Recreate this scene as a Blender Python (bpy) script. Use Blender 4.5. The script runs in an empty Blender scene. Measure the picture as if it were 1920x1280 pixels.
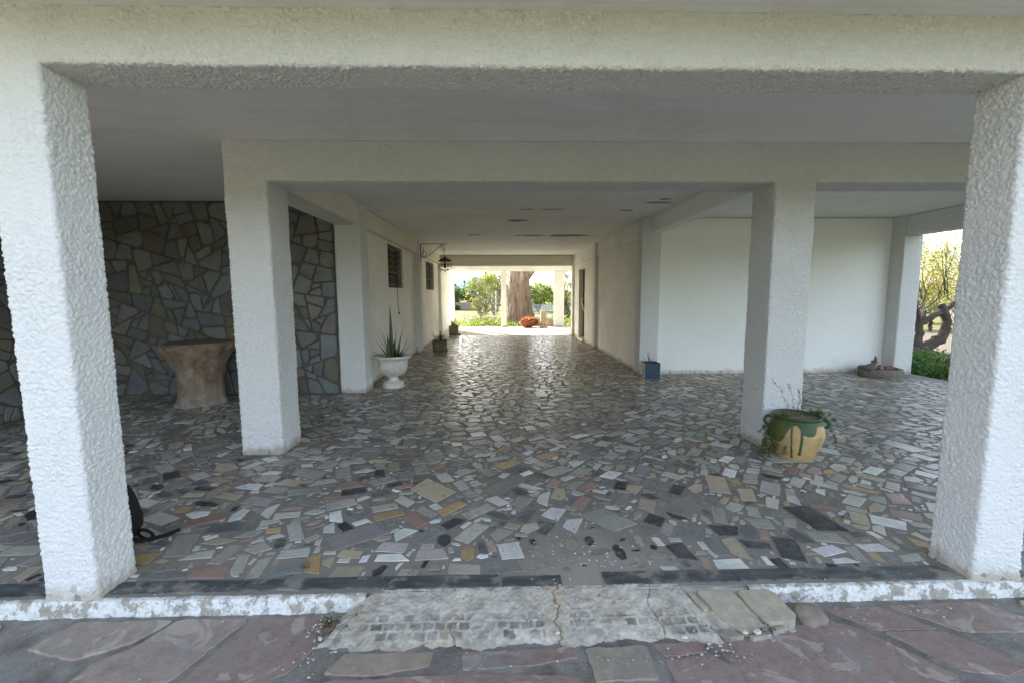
import bpy, bmesh, math, random
import numpy as np
from mathutils import Vector, Matrix
R = math.radians
random.seed(7)
RNG = np.random.default_rng(11)
S = bpy.context.scene
COL = S.collection

# ------------------------------------------------------------------ camera
cam_d = bpy.data.cameras.new("camera")
cam = bpy.data.objects.new("camera", cam_d); COL.objects.link(cam)
cam_d.sensor_width = 36.0; cam_d.sensor_fit = 'HORIZONTAL'
cam_d.lens = 36.0 * 824.93 / 1920.0
cam_d.clip_start = 0.05; cam_d.clip_end = 9000
def cam_axes(yaw, pitch, roll):
    cy, sy, cp, sp = math.cos(yaw), math.sin(yaw), math.cos(pitch), math.sin(pitch)
    fw = Vector((sy*cp, cy*cp, -sp)); rt = Vector((cy, -sy, 0)); up = rt.cross(fw)
    cr, sr = math.cos(roll), math.sin(roll)
    return fw, cr*rt + sr*up, -sr*rt + cr*up
fw, rt, up = cam_axes(.0259, .1071, -.0043)
M = Matrix((( rt.x, up.x, -fw.x, 0), (rt.y, up.y, -fw.y, 0), (rt.z, up.z, -fw.z, 1.45), (0, 0, 0, 1)))
cam.matrix_world = M
S.camera = cam

# ------------------------------------------------------------------ light
SUN_EL, SUN_AZ = R(27), R(-32.5)      # azimuth from +Y towards +X
world = bpy.data.worlds.new("World"); S.world = world; world.use_nodes = True
nt = world.node_tree; nt.nodes.clear()
sky = nt.nodes.new('ShaderNodeTexSky'); sky.sky_type = 'NISHITA'; sky.sun_disc = False
sky.sun_elevation = SUN_EL; sky.sun_rotation = SUN_AZ; sky.air_density = 1.0; sky.dust_density = 2.5; sky.ozone_density = 1.0
bg = nt.nodes.new('ShaderNodeBackground'); bg.inputs[1].default_value = 0.15
wo = nt.nodes.new('ShaderNodeOutputWorld')
hs = nt.nodes.new('ShaderNodeHueSaturation'); hs.inputs['Saturation'].default_value = .66
nt.links.new(sky.outputs[0], hs.inputs['Color']); nt.links.new(hs.outputs[0], bg.inputs[0]); nt.links.new(bg.outputs[0], wo.inputs[0])
sd = bpy.data.lights.new("sun", 'SUN'); sd.energy = 5.0; sd.angle = R(.5); sd.color = (1.0, .955, .88)
sun = bpy.data.objects.new("sun", sd); COL.objects.link(sun)
sv = Vector((math.sin(SUN_AZ)*math.cos(SUN_EL), math.cos(SUN_AZ)*math.cos(SUN_EL), math.sin(SUN_EL)))
sun.rotation_euler = sv.to_track_quat('Z', 'Y').to_euler(); sun.location = sv*60
S.view_settings.view_transform = 'Standard'; S.view_settings.look = 'None'
S.view_settings.gamma = 1; S.view_settings.use_curve_mapping = False
S.view_settings.exposure = 2.22
S.render.engine = 'CYCLES'
S.cycles.max_bounces = 12; S.cycles.diffuse_bounces = 10

# ------------------------------------------------------------------ helpers: naming
def tag(o, label=None, cat=None, group=None, kind=None):
    if label: o['label'] = label
    if cat: o['category'] = cat
    if group: o['group'] = group
    if kind: o['kind'] = kind
    return o
def empty(name, loc, label, cat, group=None, rz=0):
    o = bpy.data.objects.new(name, None); COL.objects.link(o); o.location = loc; o.rotation_euler = (0, 0, rz)
    o.empty_display_size = .1
    return tag(o, label, cat, group)
def put(name, me, mats, parent=None, smooth=False, loc=None):
    o = bpy.data.objects.new(name, me); COL.objects.link(o)
    if not isinstance(mats, (list, tuple)): mats = [mats]
    for m in mats: me.materials.append(m)
    if parent: o.parent = parent
    if loc is not None: o.location = loc
    if smooth: me.polygons.foreach_set('use_smooth', [True]*len(me.polygons))
    return o
class MB:
    """collects geometry for one mesh"""
    def __init__(s): s.v = []; s.f = []; s.m = []; s.c = []; s.uv = []; s.hascol = False
    def face(s, idx, mi=0): s.f.append(idx); s.m.append(mi)
    def add(s, vs, fs, mi=0, col=None, uvs=None):
        b = len(s.v); s.v += [tuple(p) for p in vs]
        if col is not None: s.hascol = True
        s.c += [tuple(col) if col is not None else (1, 1, 1)]*len(vs)
        s.uv += list(uvs) if uvs is not None else [(0, 0)]*len(vs)
        for f in fs: s.f.append([b+i for i in f]); s.m.append(mi)
    def box(s, x0, x1, y0, y1, z0, z1, mi=0, col=None):
        vs = [(x0,y0,z0),(x1,y0,z0),(x1,y1,z0),(x0,y1,z0),(x0,y0,z1),(x1,y0,z1),(x1,y1,z1),(x0,y1,z1)]
        s.add(vs, [(0,3,2,1),(4,5,6,7),(0,1,5,4),(1,2,6,5),(2,3,7,6),(3,0,4,7)], mi, col)
    def tube(s, pts, rad, n=8, mi=0, col=None, cap=True):
        pts = [Vector(p) for p in pts]; rs = rad if isinstance(rad, (list, tuple)) else [rad]*len(pts)
        vs = []; fs = []; ref = None
        for i, p in enumerate(pts):
            d = (pts[min(i+1, len(pts)-1)] - pts[max(i-1, 0)])
            d = d.normalized() if d.length > 1e-9 else Vector((0, 0, 1))
            if ref is None: ref = Vector((0, 0, 1)) if abs(d.z) < .9 else Vector((1, 0, 0))
            a = d.cross(ref); a = a.normalized() if a.length > 1e-6 else Vector((1, 0, 0)); b = a.cross(d); ref = b
            ref = d.cross(a) * -1
            for k in range(n):
                t = 2*math.pi*k/n; vs.append(p + (a*math.cos(t) + b*math.sin(t))*rs[i])
        for i in range(len(pts)-1):
            for k in range(n):
                k2 = (k+1) % n; fs.append((i*n+k, i*n+k2, (i+1)*n+k2, (i+1)*n+k))
        if cap: fs.append(tuple(range(n-1, -1, -1))); fs.append(tuple((len(pts)-1)*n+k for k in range(n)))
        s.add(vs, fs, mi, col)
    def lathe(s, prof, c=(0,0,0), n=32, mi=0, col=None, rfun=None, closed=True):
        vs = []; fs = []
        for (r, z) in prof:
            for k in range(n):
                t = 2*math.pi*k/n; rr = r*(rfun(t, z) if rfun else 1)
                vs.append((c[0]+rr*math.cos(t), c[1]+rr*math.sin(t), c[2]+z))
        for i in range(len(prof)-1):
            for k in range(n):
                k2 = (k+1) % n; fs.append((i*n+k, i*n+k2, (i+1)*n+k2, (i+1)*n+k))
        if closed:
            fs.append(tuple(range(n-1, -1, -1))); fs.append(tuple((len(prof)-1)*n+k for k in range(n)))
        s.add(vs, fs, mi, col)
    def build(s, name, mats, parent=None, smooth=False, loc=None):
        me = bpy.data.meshes.new(name); me.from_pydata(s.v, [], s.f); me.update()
        o = put(name, me, mats, parent, smooth, loc)
        if any(s.m): me.polygons.foreach_set('material_index', s.m)
        if s.hascol:
            a = me.color_attributes.new('col', 'FLOAT_COLOR', 'POINT')
            arr = np.ones((len(s.v), 4), 'f'); arr[:, :3] = np.array(s.c, 'f'); a.data.foreach_set('color', arr.ravel())
            uvl = me.uv_layers.new(name='uv'); li = np.zeros(len(me.loops), 'i'); me.loops.foreach_get('vertex_index', li)
            uvl.data.foreach_set('uv', np.array(s.uv, 'f')[li].ravel())
        return o

# ------------------------------------------------------------------ numpy noise
_perm = RNG.permutation(256); _perm = np.concatenate([_perm, _perm, _perm])
_grad = RNG.normal(size=(256, 3)); _grad /= np.linalg.norm(_grad, axis=1)[:, None]
def perlin(P):
    P = np.asarray(P, float); I = np.floor(P).astype(int); F = P - I; I &= 255
    U = F*F*F*(F*(F*6-15)+10); out = 0
    for dx in (0, 1):
        for dy in (0, 1):
            for dz in (0, 1):
                h = _perm[_perm[_perm[(I[:,0]+dx) & 255] + ((I[:,1]+dy) & 255)] + ((I[:,2]+dz) & 255)]
                g = _grad[h]; d = F - np.array([dx, dy, dz])
                w = (U[:,0] if dx else 1-U[:,0])*(U[:,1] if dy else 1-U[:,1])*(U[:,2] if dz else 1-U[:,2])
                out = out + w*np.sum(g*d, axis=1)
    return out*1.6

# ------------------------------------------------------------------ materials
def newmat(name):
    m = bpy.data.materials.new(name); m.use_nodes = True
    n = m.node_tree; b = n.nodes['Principled BSDF']
    return m, n, b
def nd(n, t, **k):
    x = n.nodes.new(t)
    for a, v in k.items(): setattr(x, a, v)
    return x
def noise(n, vec, scale, detail=4, rough=.55, dist=0):
    x = nd(n, 'ShaderNodeTexNoise'); x.inputs['Scale'].default_value = scale; x.inputs['Detail'].default_value = detail
    x.inputs['Roughness'].default_value = rough; x.inputs['Distortion'].default_value = dist
    n.links.new(vec, x.inputs['Vector']); return x.outputs['Fac']
def ramp(n, fac, stops):
    x = nd(n, 'ShaderNodeValToRGB'); e = x.color_ramp.elements
    while len(e) < len(stops): e.new(.5)
    for el, (p, c) in zip(e, stops):
        el.position = p; el.color = (c, c, c, 1) if isinstance(c, (int, float)) else (*c, 1)
    n.links.new(fac, x.inputs[0]); return x.outputs[0]
def mix(n, f, a, b, typ='MIX'):
    x = nd(n, 'ShaderNodeMix', data_type='RGBA', blend_type=typ)
    for s, v in ((x.inputs[0], f), (x.inputs[6], a), (x.inputs[7], b)):
        if hasattr(v, 'is_output') or isinstance(v, bpy.types.NodeSocket): n.links.new(v, s)
        elif isinstance(v, (int, float)): s.default_value = v
        else: s.default_value = (*v, 1)
    return x.outputs[2]
def math_(n, op, a, b=0, clamp=False):
    x = nd(n, 'ShaderNodeMath', operation=op, use_clamp=clamp)
    for s, v in ((x.inputs[0], a), (x.inputs[1], b)):
        if isinstance(v, bpy.types.NodeSocket): n.links.new(v, s)
        else: s.default_value = v
    return x.outputs[0]
def bump(n, b, h, strength=.4, dist=.01, prev=None):
    x = nd(n, 'ShaderNodeBump'); x.inputs['Strength'].default_value = strength; x.inputs['Distance'].default_value = dist
    n.links.new(h, x.inputs['Height'])
    if prev: n.links.new(prev, x.inputs['Normal'])
    n.links.new(x.outputs[0], b.inputs['Normal']); return x.outputs[0]
def objv(n): return nd(n, 'ShaderNodeTexCoord').outputs['Object']
def sepz(n, v):
    x = nd(n, 'ShaderNodeSeparateXYZ'); n.links.new(v, x.inputs[0]); return x.outputs
def simple(name, c1, c2=None, scale=8, rough=.7, bs=.3, bscale=60, bd=.003, metal=0):
    m, n, b = newmat(name); v = objv(n)
    if rough >= .9: b.inputs['Specular IOR Level'].default_value = .08
    c2 = c2 or tuple(x*.7 for x in c1)
    f = ramp(n, noise(n, v, scale, 6, .6), [(.3, 0.0), (.7, 1.0)])
    n.links.new(mix(n, f, c1, c2), b.inputs['Base Color'])
    b.inputs['Roughness'].default_value = rough; b.inputs['Metallic'].default_value = metal
    if bs: bump(n, b, noise(n, v, bscale, 5), bs, bd)
    return m

def stucco_mat(name, base, bs=.5, bscale=55, bd=.006, base_dirt=1.0, soil=(.42,.36,.27), blot=.12):
    m, n, b = newmat(name); v = objv(n); z = sepz(n, v)[2]
    big = ramp(n, noise(n, v, 1.3, 5, .6), [(.35, 0.0), (.75, 1.0)])
    c = mix(n, math_(n, 'MULTIPLY', big, blot*2), base, tuple(x*.78 for x in base))
    fine = ramp(n, noise(n, v, 26, 6, .7), [(.5, 0.0), (.72, 1.0)])
    c = mix(n, math_(n, 'MULTIPLY', fine, .16), c, tuple(x*.55 for x in base))
    sc_ = ramp(n, noise(n, v, 3.2, 9, .78, .5), [(.60, 0.0), (.66, 1.0)])
    c = mix(n, math_(n, 'MULTIPLY', sc_, .13), c, (.36, .33, .28))
    # rising damp and splash dirt close to the floor, with a ragged upper edge
    h = math_(n, 'ADD', z, math_(n, 'MULTIPLY', noise(n, v, 7, 5, .7), -.22))
    d = ramp(n, h, [(-0.0, 1.0), (.02, 0.0)]) if base_dirt else None
    if d:
        hh = ramp(n, math_(n, 'ADD', math_(n, 'MULTIPLY', h, 6), .5), [(.0, 1.0), (.25, .35), (.42, 0.0)])
        c = mix(n, math_(n, 'MULTIPLY', hh, .75*base_dirt, True), c, soil)
        pe = math_(n, 'MULTIPLY', ramp(n, noise(n, v, 16, 3, .5), [(.60, 0.0), (.63, 1.0)]), hh)
        c = mix(n, pe, c, (.28, .25, .22))
    n.links.new(c, b.inputs['Base Color']); b.inputs['Roughness'].default_value = .82
    vo = noise(n, v, bscale, 3, .5, .6)
    h1 = ramp(n, vo, [(.36, 0.0), (.62, 1.0)])
    p = bump(n, b, h1, bs, bd)
    bump(n, b, noise(n, v, 260, 3), .25, .002, p)
    return m
M_ST1 = stucco_mat('rough_stucco_front', (.82, .82, .81), .5, 105, .0045)
M_ST2 = stucco_mat('rough_stucco', (.83, .83, .82), .8, 75, .010)
M_STB = stucco_mat('beam_stucco', (.83, .83, .775), .65, 95, .007, 0)
M_STB2 = stucco_mat('beam_stucco_inner', (.83, .835, .81), .8, 75, .010, 0)
M_SMOOTH = stucco_mat('smooth_plaster', (.86, .865, .855), .12, 9, .004, .9, blot=.10)
M_CORR = stucco_mat('corridor_plaster', (.85, .84, .795), .15, 10, .004, 1.0, soil=(.40,.33,.22), blot=.35)
M_CORB = stucco_mat('corridor_beam_plaster', (.76, .73, .64), .5, 45, .006, 0, blot=.3)

def ceiling_mat():
    m, n, b = newmat('ceiling_paint'); v = objv(n)
    st = nd(n, 'ShaderNodeMapping'); n.links.new(v, st.inputs[0]); st.inputs['Scale'].default_value = (.5, 3.5, 1)
    f = ramp(n, noise(n, st.outputs[0], 1.6, 6, .6), [(.3, 0.0), (.8, 1.0)])
    c = mix(n, math_(n, 'MULTIPLY', f, .35), (.84, .84, .815), (.68, .67, .64))
    sn = ramp(n, noise(n, v, .55, 7, .7, .8), [(.50, 0.0), (.56, .6), (.60, .15), (.72, 0.0)])
    c = mix(n, math_(n, 'MULTIPLY', sn, .30), c, (.52, .47, .38))
    bl = nd(n, 'ShaderNodeTexWave', wave_type='BANDS', bands_direction='Y'); bl.inputs['Scale'].default_value = 1.6; bl.inputs['Distortion'].default_value = .25; bl.inputs['Detail'].default_value = 1
    n.links.new(v, bl.inputs['Vector']); ln0 = ramp(n, bl.outputs['Fac'], [(.0, 1.0), (.02, 0.0)])
    c = mix(n, math_(n, 'MULTIPLY', ln0, .13), c, (.4, .38, .34))
    n.links.new(c, b.inputs['Base Color']); b.inputs['Roughness'].default_value = .85
    bump(n, b, noise(n, st.outputs[0], 14, 5), .15, .004); return m
M_CEIL = ceiling_mat()
M_PATCH = simple('bare_cement_patch', (.24, .22, .19), (.36, .33, .28), 12, .9)
M_CEM = simple('cement', (.36, .33, .29), (.26, .24, .21), 5, .9, .5, 90, .004)

def stone_mat(name, streak=.35, rough=.38, spec=.5, mott=.3, bs=.15, warp=1.0, flake=0, rust=0, veins=0, dust=0):
    """stone pieces: colour per piece from the mesh, veins and mottling along the piece's own direction"""
    m, n, b = newmat(name); v = objv(n)
    at = nd(n, 'ShaderNodeAttribute', attribute_name='col'); uv = nd(n, 'ShaderNodeUVMap', uv_map='uv').outputs[0]
    mp = nd(n, 'ShaderNodeMapping'); n.links.new(uv, mp.inputs[0]); mp.inputs['Scale'].default_value = (5, 62*warp, 1)
    s1 = ramp(n, noise(n, mp.outputs[0], 1, 4, .6, .5), [(.38, 0.0), (.66, 1.0)])
    mk = ramp(n, noise(n, v, 4.5, 2, .5), [(.42, .15), (.60, 1.0)])
    c = mix(n, math_(n, 'MULTIPLY', math_(n, 'MULTIPLY', s1, mk), streak), at.outputs[0], (.30, .30, .29), 'MULTIPLY')
    s2 = ramp(n, noise(n, v, 24, 6, .65), [(.3, 0.0), (.75, 1.0)])
    c = mix(n, math_(n, 'MULTIPLY', s2, mott), c, (.46, .44, .41), 'MULTIPLY')
    s3 = ramp(n, noise(n, v, 1.1, 5, .6), [(.35, 0.0), (.7, 1.0)])
    c = mix(n, math_(n, 'MULTIPLY', s3, .35), c, (.68, .65, .60), 'MULTIPLY')
    if flake:
        fl_ = ramp(n, noise(n, v, 5.5, 3, .5, 1.2), [(.60, 0.0), (.615, 1.0)])
        c = mix(n, math_(n, 'MULTIPLY', fl_, flake), c, (.50, .44, .40))
        f2 = ramp(n, noise(n, v, 3.1, 6, .65, .4), [(.40, 1.0), (.44, 0.0)])
        c = mix(n, math_(n, 'MULTIPLY', f2, flake), c, (.27, .25, .235))
    if rust:
        f3 = ramp(n, noise(n, v, 3.6, 5, .6, .3), [(.56, 0.0), (.68, 1.0)])
        c = mix(n, math_(n, 'MULTIPLY', f3, rust), c, (.21, .14, .065))
    if dust:
        f5 = ramp(n, noise(n, v, 7, 8, .75, .4), [(.46, 0.0), (.68, 1.0)])
        c = mix(n, math_(n, 'MULTIPLY', f5, dust), c, (.34, .315, .275))
    if veins:
        f4 = ramp(n, noise(n, v, 13, 3, .5, 2.0), [(.485, 0.0), (.5, 1.0), (.515, 0.0)])
        c = mix(n, math_(n, 'MULTIPLY', f4, veins), c, (.60, .58, .54))
    n.links.new(c, b.inputs['Base Color'])
    r = ramp(n, noise(n, v, 9, 4, .6), [(.3, rough*.75), (.8, min(1, rough*1.6))])
    n.links.new(r, b.inputs['Roughness']); b.inputs['Specular IOR Level'].default_value = spec
    bump(n, b, noise(n, v, 70, 5, .6), bs, .003)
    return m
M_CHIP = stone_mat('marble_chips', .40, .29, .55, .30, .3, 1.0, 0, 0, 0, .32)
M_FLAG = stone_mat('flagstone', .12, .62, .35, .62, 1.0, .12, .5)
M_SLATE = stone_mat('wall_slate', .35, .5, .4, .4, .6, .12, 0, .45)

def grout_mat():
    m, n, b = newmat('floor_grout'); v = objv(n)
    f = ramp(n, noise(n, v, 2.2, 6, .65), [(.3, 0.0), (.7, 1.0)])
    c = mix(n, f, (.14, .13, .115), (.25, .23, .20))
    g = ramp(n, noise(n, v, 90, 4, .7), [(.45, 0.0), (.7, 1.0)])
    c = mix(n, math_(n, 'MULTIPLY', g, .45), c, (.30, .27, .23))
    # pale cement smeared over the worn place by the step
    mp = nd(n, 'ShaderNodeMapping'); n.links.new(v, mp.inputs[0]); mp.inputs['Location'].default_value = (-.50, -2.28, 0)
    ln = nd(n, 'ShaderNodeVectorMath', operation='LENGTH')
    mp.inputs['Scale'].default_value = (1, 1.1, 1); n.links.new(mp.outputs[0], ln.inputs[0])
    d = math_(n, 'ADD', ln.outputs['Value'], math_(n, 'MULTIPLY', noise(n, v, 6, 5, .7), .6))
    w = ramp(n, d, [(.45, 1.0), (.85, 0.0)])
    c = mix(n, w, c, (.42, .38, .32))
    fr = ramp(n, math_(n, 'MULTIPLY', math_(n, 'ADD', sepz(n, v)[1], math_(n, 'MULTIPLY', noise(n, v, 3, 6, .7), 1.6)), .2), [(.56, .6), (.86, 0.0)])
    c = mix(n, fr, c, (.31, .285, .25))
    n.links.new(c, b.inputs['Base Color']); b.inputs['Roughness'].default_value = .72
    bump(n, b, noise(n, v, 120, 5, .7), .45, .004); return m
M_GROUT = grout_mat()
M_MORTAR = simple('wall_mortar', (.14, .127, .10), (.085, .078, .063), 6, .95, .6, 70, .006)
M_JOINT = simple('paving_joint', (.32, .305, .28), (.13, .118, .10), 7, .9, .7, 80, .006)

def kerb_mat():
    m, n, b = newmat('peeling_white_kerb'); v = objv(n)
    f = ramp(n, noise(n, v, 13, 7, .72), [(.44, 0.0), (.50, 1.0)])
    c0 = mix(n, noise(n, v, 40, 4), (.50, .45, .37), (.24, .22, .20))
    pb = mix(n, ramp(n, noise(n, v, 60, 3), [(.45, 0.0), (.7, 1.0)]), (.78, .78, .765), (.56, .55, .52))
    xs = sepz(n, v)[0]; ctr = math_(n, 'ABSOLUTE', math_(n, 'SUBTRACT', xs, .29))
    em = ramp(n, math_(n, 'ADD', math_(n, 'SUBTRACT', ctr, .55), math_(n, 'MULTIPLY', noise(n, v, 9, 4, .7), .3)), [(.52, 0.0), (.66, 1.0)])
    f = math_(n, 'MULTIPLY', f, em)
    n.links.new(mix(n, f, c0, pb), b.inputs['Base Color']); b.inputs['Roughness'].default_value = .85
    p = bump(n, b, f, .6, .004); bump(n, b, noise(n, v, 75, 4, .6), .7, .006, p); return m
M_KERB = kerb_mat()
def strip_mat():
    m, n, b = newmat('dark_marble_strip'); v = objv(n)
    mp = nd(n, 'ShaderNodeMapping'); n.links.new(v, mp.inputs[0]); mp.inputs['Scale'].default_value = (3, 14, 8); mp.inputs['Rotation'].default_value = (0, 0, .12)
    c = mix(n, ramp(n, noise(n, mp.outputs[0], 1.5, 7, .7), [(.35, 0.0), (.75, 1.0)]), (.045, .052, .058), (.16, .17, .17))
    g = ramp(n, noise(n, v, 5, 6, .7), [(.52, 0.0), (.60, 1.0)])
    c = mix(n, math_(n, 'MULTIPLY', g, .85), c, (.30, .28, .24))
    n.links.new(c, b.inputs['Base Color']); b.inputs['Roughness'].default_value = .45
    bump(n, b, noise(n, v, 60, 4), .3, .003); return m
M_STRIP = strip_mat()

def leaf_mat(name, tr=.45, rough=.5):
    m = bpy.data.materials.new(name); m.use_nodes = True; n = m.node_tree; n.nodes.clear()
    at = nd(n, 'ShaderNodeAttribute', attribute_name='col')
    d = nd(n, 'ShaderNodeBsdfPrincipled'); d.inputs['Roughness'].default_value = rough
    t = nd(n, 'ShaderNodeBsdfTranslucent'); mx = nd(n, 'ShaderNodeMixShader'); mx.inputs[0].default_value = tr
    o = nd(n, 'ShaderNodeOutputMaterial')
    n.links.new(at.outputs[0], d.inputs['Base Color']); n.links.new(at.outputs[0], t.inputs[0])
    n.links.new(d.outputs[0], mx.inputs[1]); n.links.new(t.outputs[0], mx.inputs[2]); n.links.new(mx.outputs[0], o.inputs[0])
    return m
M_LEAF = leaf_mat('leaves'); M_BLADE = leaf_mat('succulent_blades', .12, .4)
def bark_mat(name, c1, c2, sc=(7, 7, 1.2), bd=.05):
    m, n, b = newmat(name); v = objv(n)
    mp = nd(n, 'ShaderNodeMapping'); n.links.new(v, mp.inputs[0]); mp.inputs['Scale'].default_value = sc
    f = noise(n, mp.outputs[0], 1, 8, .68, .6)
    n.links.new(mix(n, ramp(n, f, [(.32, 0.0), (.68, 1.0)]), c1, c2), b.inputs['Base Color'])
    b.inputs['Roughness'].default_value = .9; bump(n, b, f, .9, bd); return m
M_BARK = bark_mat('pale_peeling_bark', (.055, .036, .026), (.26, .195, .15))
M_BARKD = bark_mat('dark_bark', (.035, .027, .022), (.12, .09, .07), (16, 16, 5), .02)
M_BARKG = bark_mat('grey_twigs', (.16, .14, .12), (.32, .28, .24), (16, 16, 5), .01)
M_IRON = simple('wrought_iron', (.018, .016, .015), (.05, .03, .02), 30, .55, .2)
M_DARK = simple('dark_window_glass', (.012, .013, .014), (.02, .02, .02), 3, .15, 0)
M_WHITEPOT = simple('weathered_white_ceramic', (.74, .72, .66), (.52, .50, .43), 7, .5, .2, 50)
M_SOIL = simple('soil', (.06, .045, .03), (.13, .10, .07), 50, .95, .9, 120, .01)

# ------------------------------------------------------------------ rough rendered boxes
def stucco_box(name, x0, x1, y0, y1, z0, z1, res, amp, mat, parent=None, freq=42, r=.012, seed=0.0, flare=0):
    dims = (x1-x0, y1-y0, z1-z0); N = [max(2, int(round(d/res))) for d in dims]
    lin = [np.linspace(a, b, k+1) for a, b, k in ((x0, x1, N[0]), (y0, y1, N[1]), (z0, z1, N[2]))]
    verts = []; faces = []; off = 0
    for ax in range(3):
        a, b = [(1, 2), (2, 0), (0, 1)][ax]
        A, B = np.meshgrid(lin[a], lin[b], indexing='ij'); na, nb = A.shape
        for side in (0, 1):
            P = np.zeros((A.size, 3)); P[:, a] = A.ravel(); P[:, b] = B.ravel(); P[:, ax] = lin[ax][-1] if side else lin[ax][0]
            i, j = np.meshgrid(np.arange(na-1), np.arange(nb-1), indexing='ij'); i = i.ravel(); j = j.ravel()
            q = np.stack([i*nb+j, (i+1)*nb+j, (i+1)*nb+j+1, i*nb+j+1], 1)
            if not side: q = q[:, ::-1]
            verts.append(P); faces.append(q+off); off += len(P)
    P = np.concatenate(verts); Q = np.concatenate(faces)
    key = np.round(P/1e-5).astype(np.int64); _, fi, inv = np.unique(key, axis=0, return_index=True, return_inverse=True)
    P = P[fi]; Q = inv.ravel()[Q]
    lo = np.array([x0, y0, z0])+r; hi = np.array([x1, y1, z1])-r
    C = np.clip(P, lo, hi); D = P-C; L = np.linalg.norm(D, axis=1); n = D/np.maximum(L, 1e-9)[:, None]
    P2 = C + n*r
    f = P2*freq + seed
    w = perlin(f*.35+7)[:, None]*.5
    h = np.clip(np.abs(perlin(f + w*np.array([1, .7, -.6])))*2.4, 0, 1)**.6
    h = h*.62 + np.clip(np.abs(perlin(f*1.9+31))*2.0, 0, 1)*.34 + perlin(P2*3+seed)*.2
    h = h*(.78+.45*perlin(P2*3.3+seed*2+5))
    if flare:      # base spreads unevenly where the render meets the floor
        h = h + flare*np.exp(-np.clip(P2[:, 2]-z0, 0, 9)/.05)*(.6+.8*perlin(P2*9+3))
    P2 = P2 + n*(h*amp)[:, None]
    me = bpy.data.meshes.new(name)
    me.vertices.add(len(P2)); me.vertices.foreach_set('co', P2.astype('f').ravel())
    me.loops.add(Q.size); me.loops.foreach_set('vertex_index', Q.astype('i').ravel())
    me.polygons.add(len(Q)); me.polygons.foreach_set('loop_start', np.arange(0, Q.size, 4, dtype='i')); me.polygons.foreach_set('loop_total', np.full(len(Q), 4, 'i'))
    me.update(calc_edges=True); me.validate()
    return put(name, me, mat, parent, True)

def plain_box(name, x0, x1, y0, y1, z0, z1, mat, parent=None, bev=.006):
    me = bpy.data.meshes.new(name); bm = bmesh.new(); bmesh.ops.create_cube(bm, size=1)
    for v in bm.verts: v.co = Vector(((x0+x1)/2+v.co.x*(x1-x0), (y0+y1)/2+v.co.y*(y1-y0), (z0+z1)/2+v.co.z*(z1-z0)))
    if bev: bmesh.ops.bevel(bm, geom=bm.edges[:], offset=bev, segments=2, affect='EDGES')
    bm.to_mesh(me); bm.free(); return put(name, me, mat, parent)

# ------------------------------------------------------------------ THE HOUSE
house = empty('house', (0, 0, 0), 'white rendered house on square pillars with an open passage running through its ground floor', 'house')
ZB, ZC = 2.432, 2.763
# front row
for i, (a, b) in enumerate(((-2.183, -1.947), (2.378, 2.614))):
    stucco_box('pillar', a, b, 2.024, 2.246, -.02, ZC, .0052, .0125, M_ST1, house, 40, .012, 9.2, 1.0)
stucco_box('beam', -2.35, 2.95, 2.026, 2.244, ZB, ZC, .006, .016, M_STB, house, 40, .010, 9.2)
stucco_box('beam', -5.9, -2.352, 2.026, 2.244, ZB, ZC, .03, .004, M_STB, house, 20, .010, 2.2)
stucco_box('beam', 2.952, 7.3, 2.026, 2.244, ZB, ZC, .03, .004, M_STB, house, 20, .010, 4.2)
# second row
for i, (a, b) in enumerate(((-2.362, -2.007), (2.454, 2.809))):
    stucco_box('pillar', a, b, 3.9635, 4.3225, 0, ZC-.003, .0085, .0165, M_ST2, house, 34, .012, 21, .6)
stucco_box('beam', -2.362, 7.30, 3.965, 4.321, ZB, ZC-.001, .010, .0165, M_STB2, house, 34, .012, 21)
plain_box('beam', -2.358, -2.012, 4.325, 6.470, ZB+.003, ZC-.003, M_CORB, house, .01)
plain_box('beam', 2.65, 2.85, 4.325, 7.775, 2.505, ZC-.003, M_SMOOTH, house, .004)
# right outer edge
stucco_box('beam', 6.985, 7.30, 4.327, 7.55, ZB, ZC-.002, .02, .005, M_STB2, house, 30, .012, 41)
stucco_box('beam', 6.985, 7.30, 2.248, 3.960, ZB, ZC-.002, .03, .005, M_STB2, house, 30, .012, 44)
stucco_box('pillar', 6.98, 7.303, 7.55, 7.87, 0, ZB-.002, .012, .011, M_ST2, house, 32, .012, 51, .6)
plain_box('beam', 6.985, 7.30, 7.552, 7.87, ZB+.001, ZC-.002, M_STB2, house)
# pillars of the passage
stucco_box('pillar', -2.368, -2.007, 6.475, 6.83, 0, ZC-.003, .010, .012, M_ST2, house, 34, .014, 61, .8)
stucco_box('pillar', -2.30, -1.985, 11.02, 11.36, 0, ZC-.003, .02, .004, M_ST2, house, 30, .012, 63, .6)
stucco_box('pillar', -2.30, -2.03, 15.23, 15.55, 0, ZC-.003, .025, .004, M_CORR, house, 30, .012, 65)
stucco_box('pillar', 2.49, 2.822, 7.78, 8.08, 0, ZC-.003, .010, .011, M_ST2, house, 34, .012, 67, .6)
stucco_box('pillar', 2.49, 2.822, 11.58, 11.88, 0, ZC-.003, .02, .004, M_ST2, house, 30, .012, 69)
stucco_box('pillar', 2.49, 2.822, 15.23, 15.55, 0, ZC-.003, .025, .004, M_CORR, house, 30, .012, 71)
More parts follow.
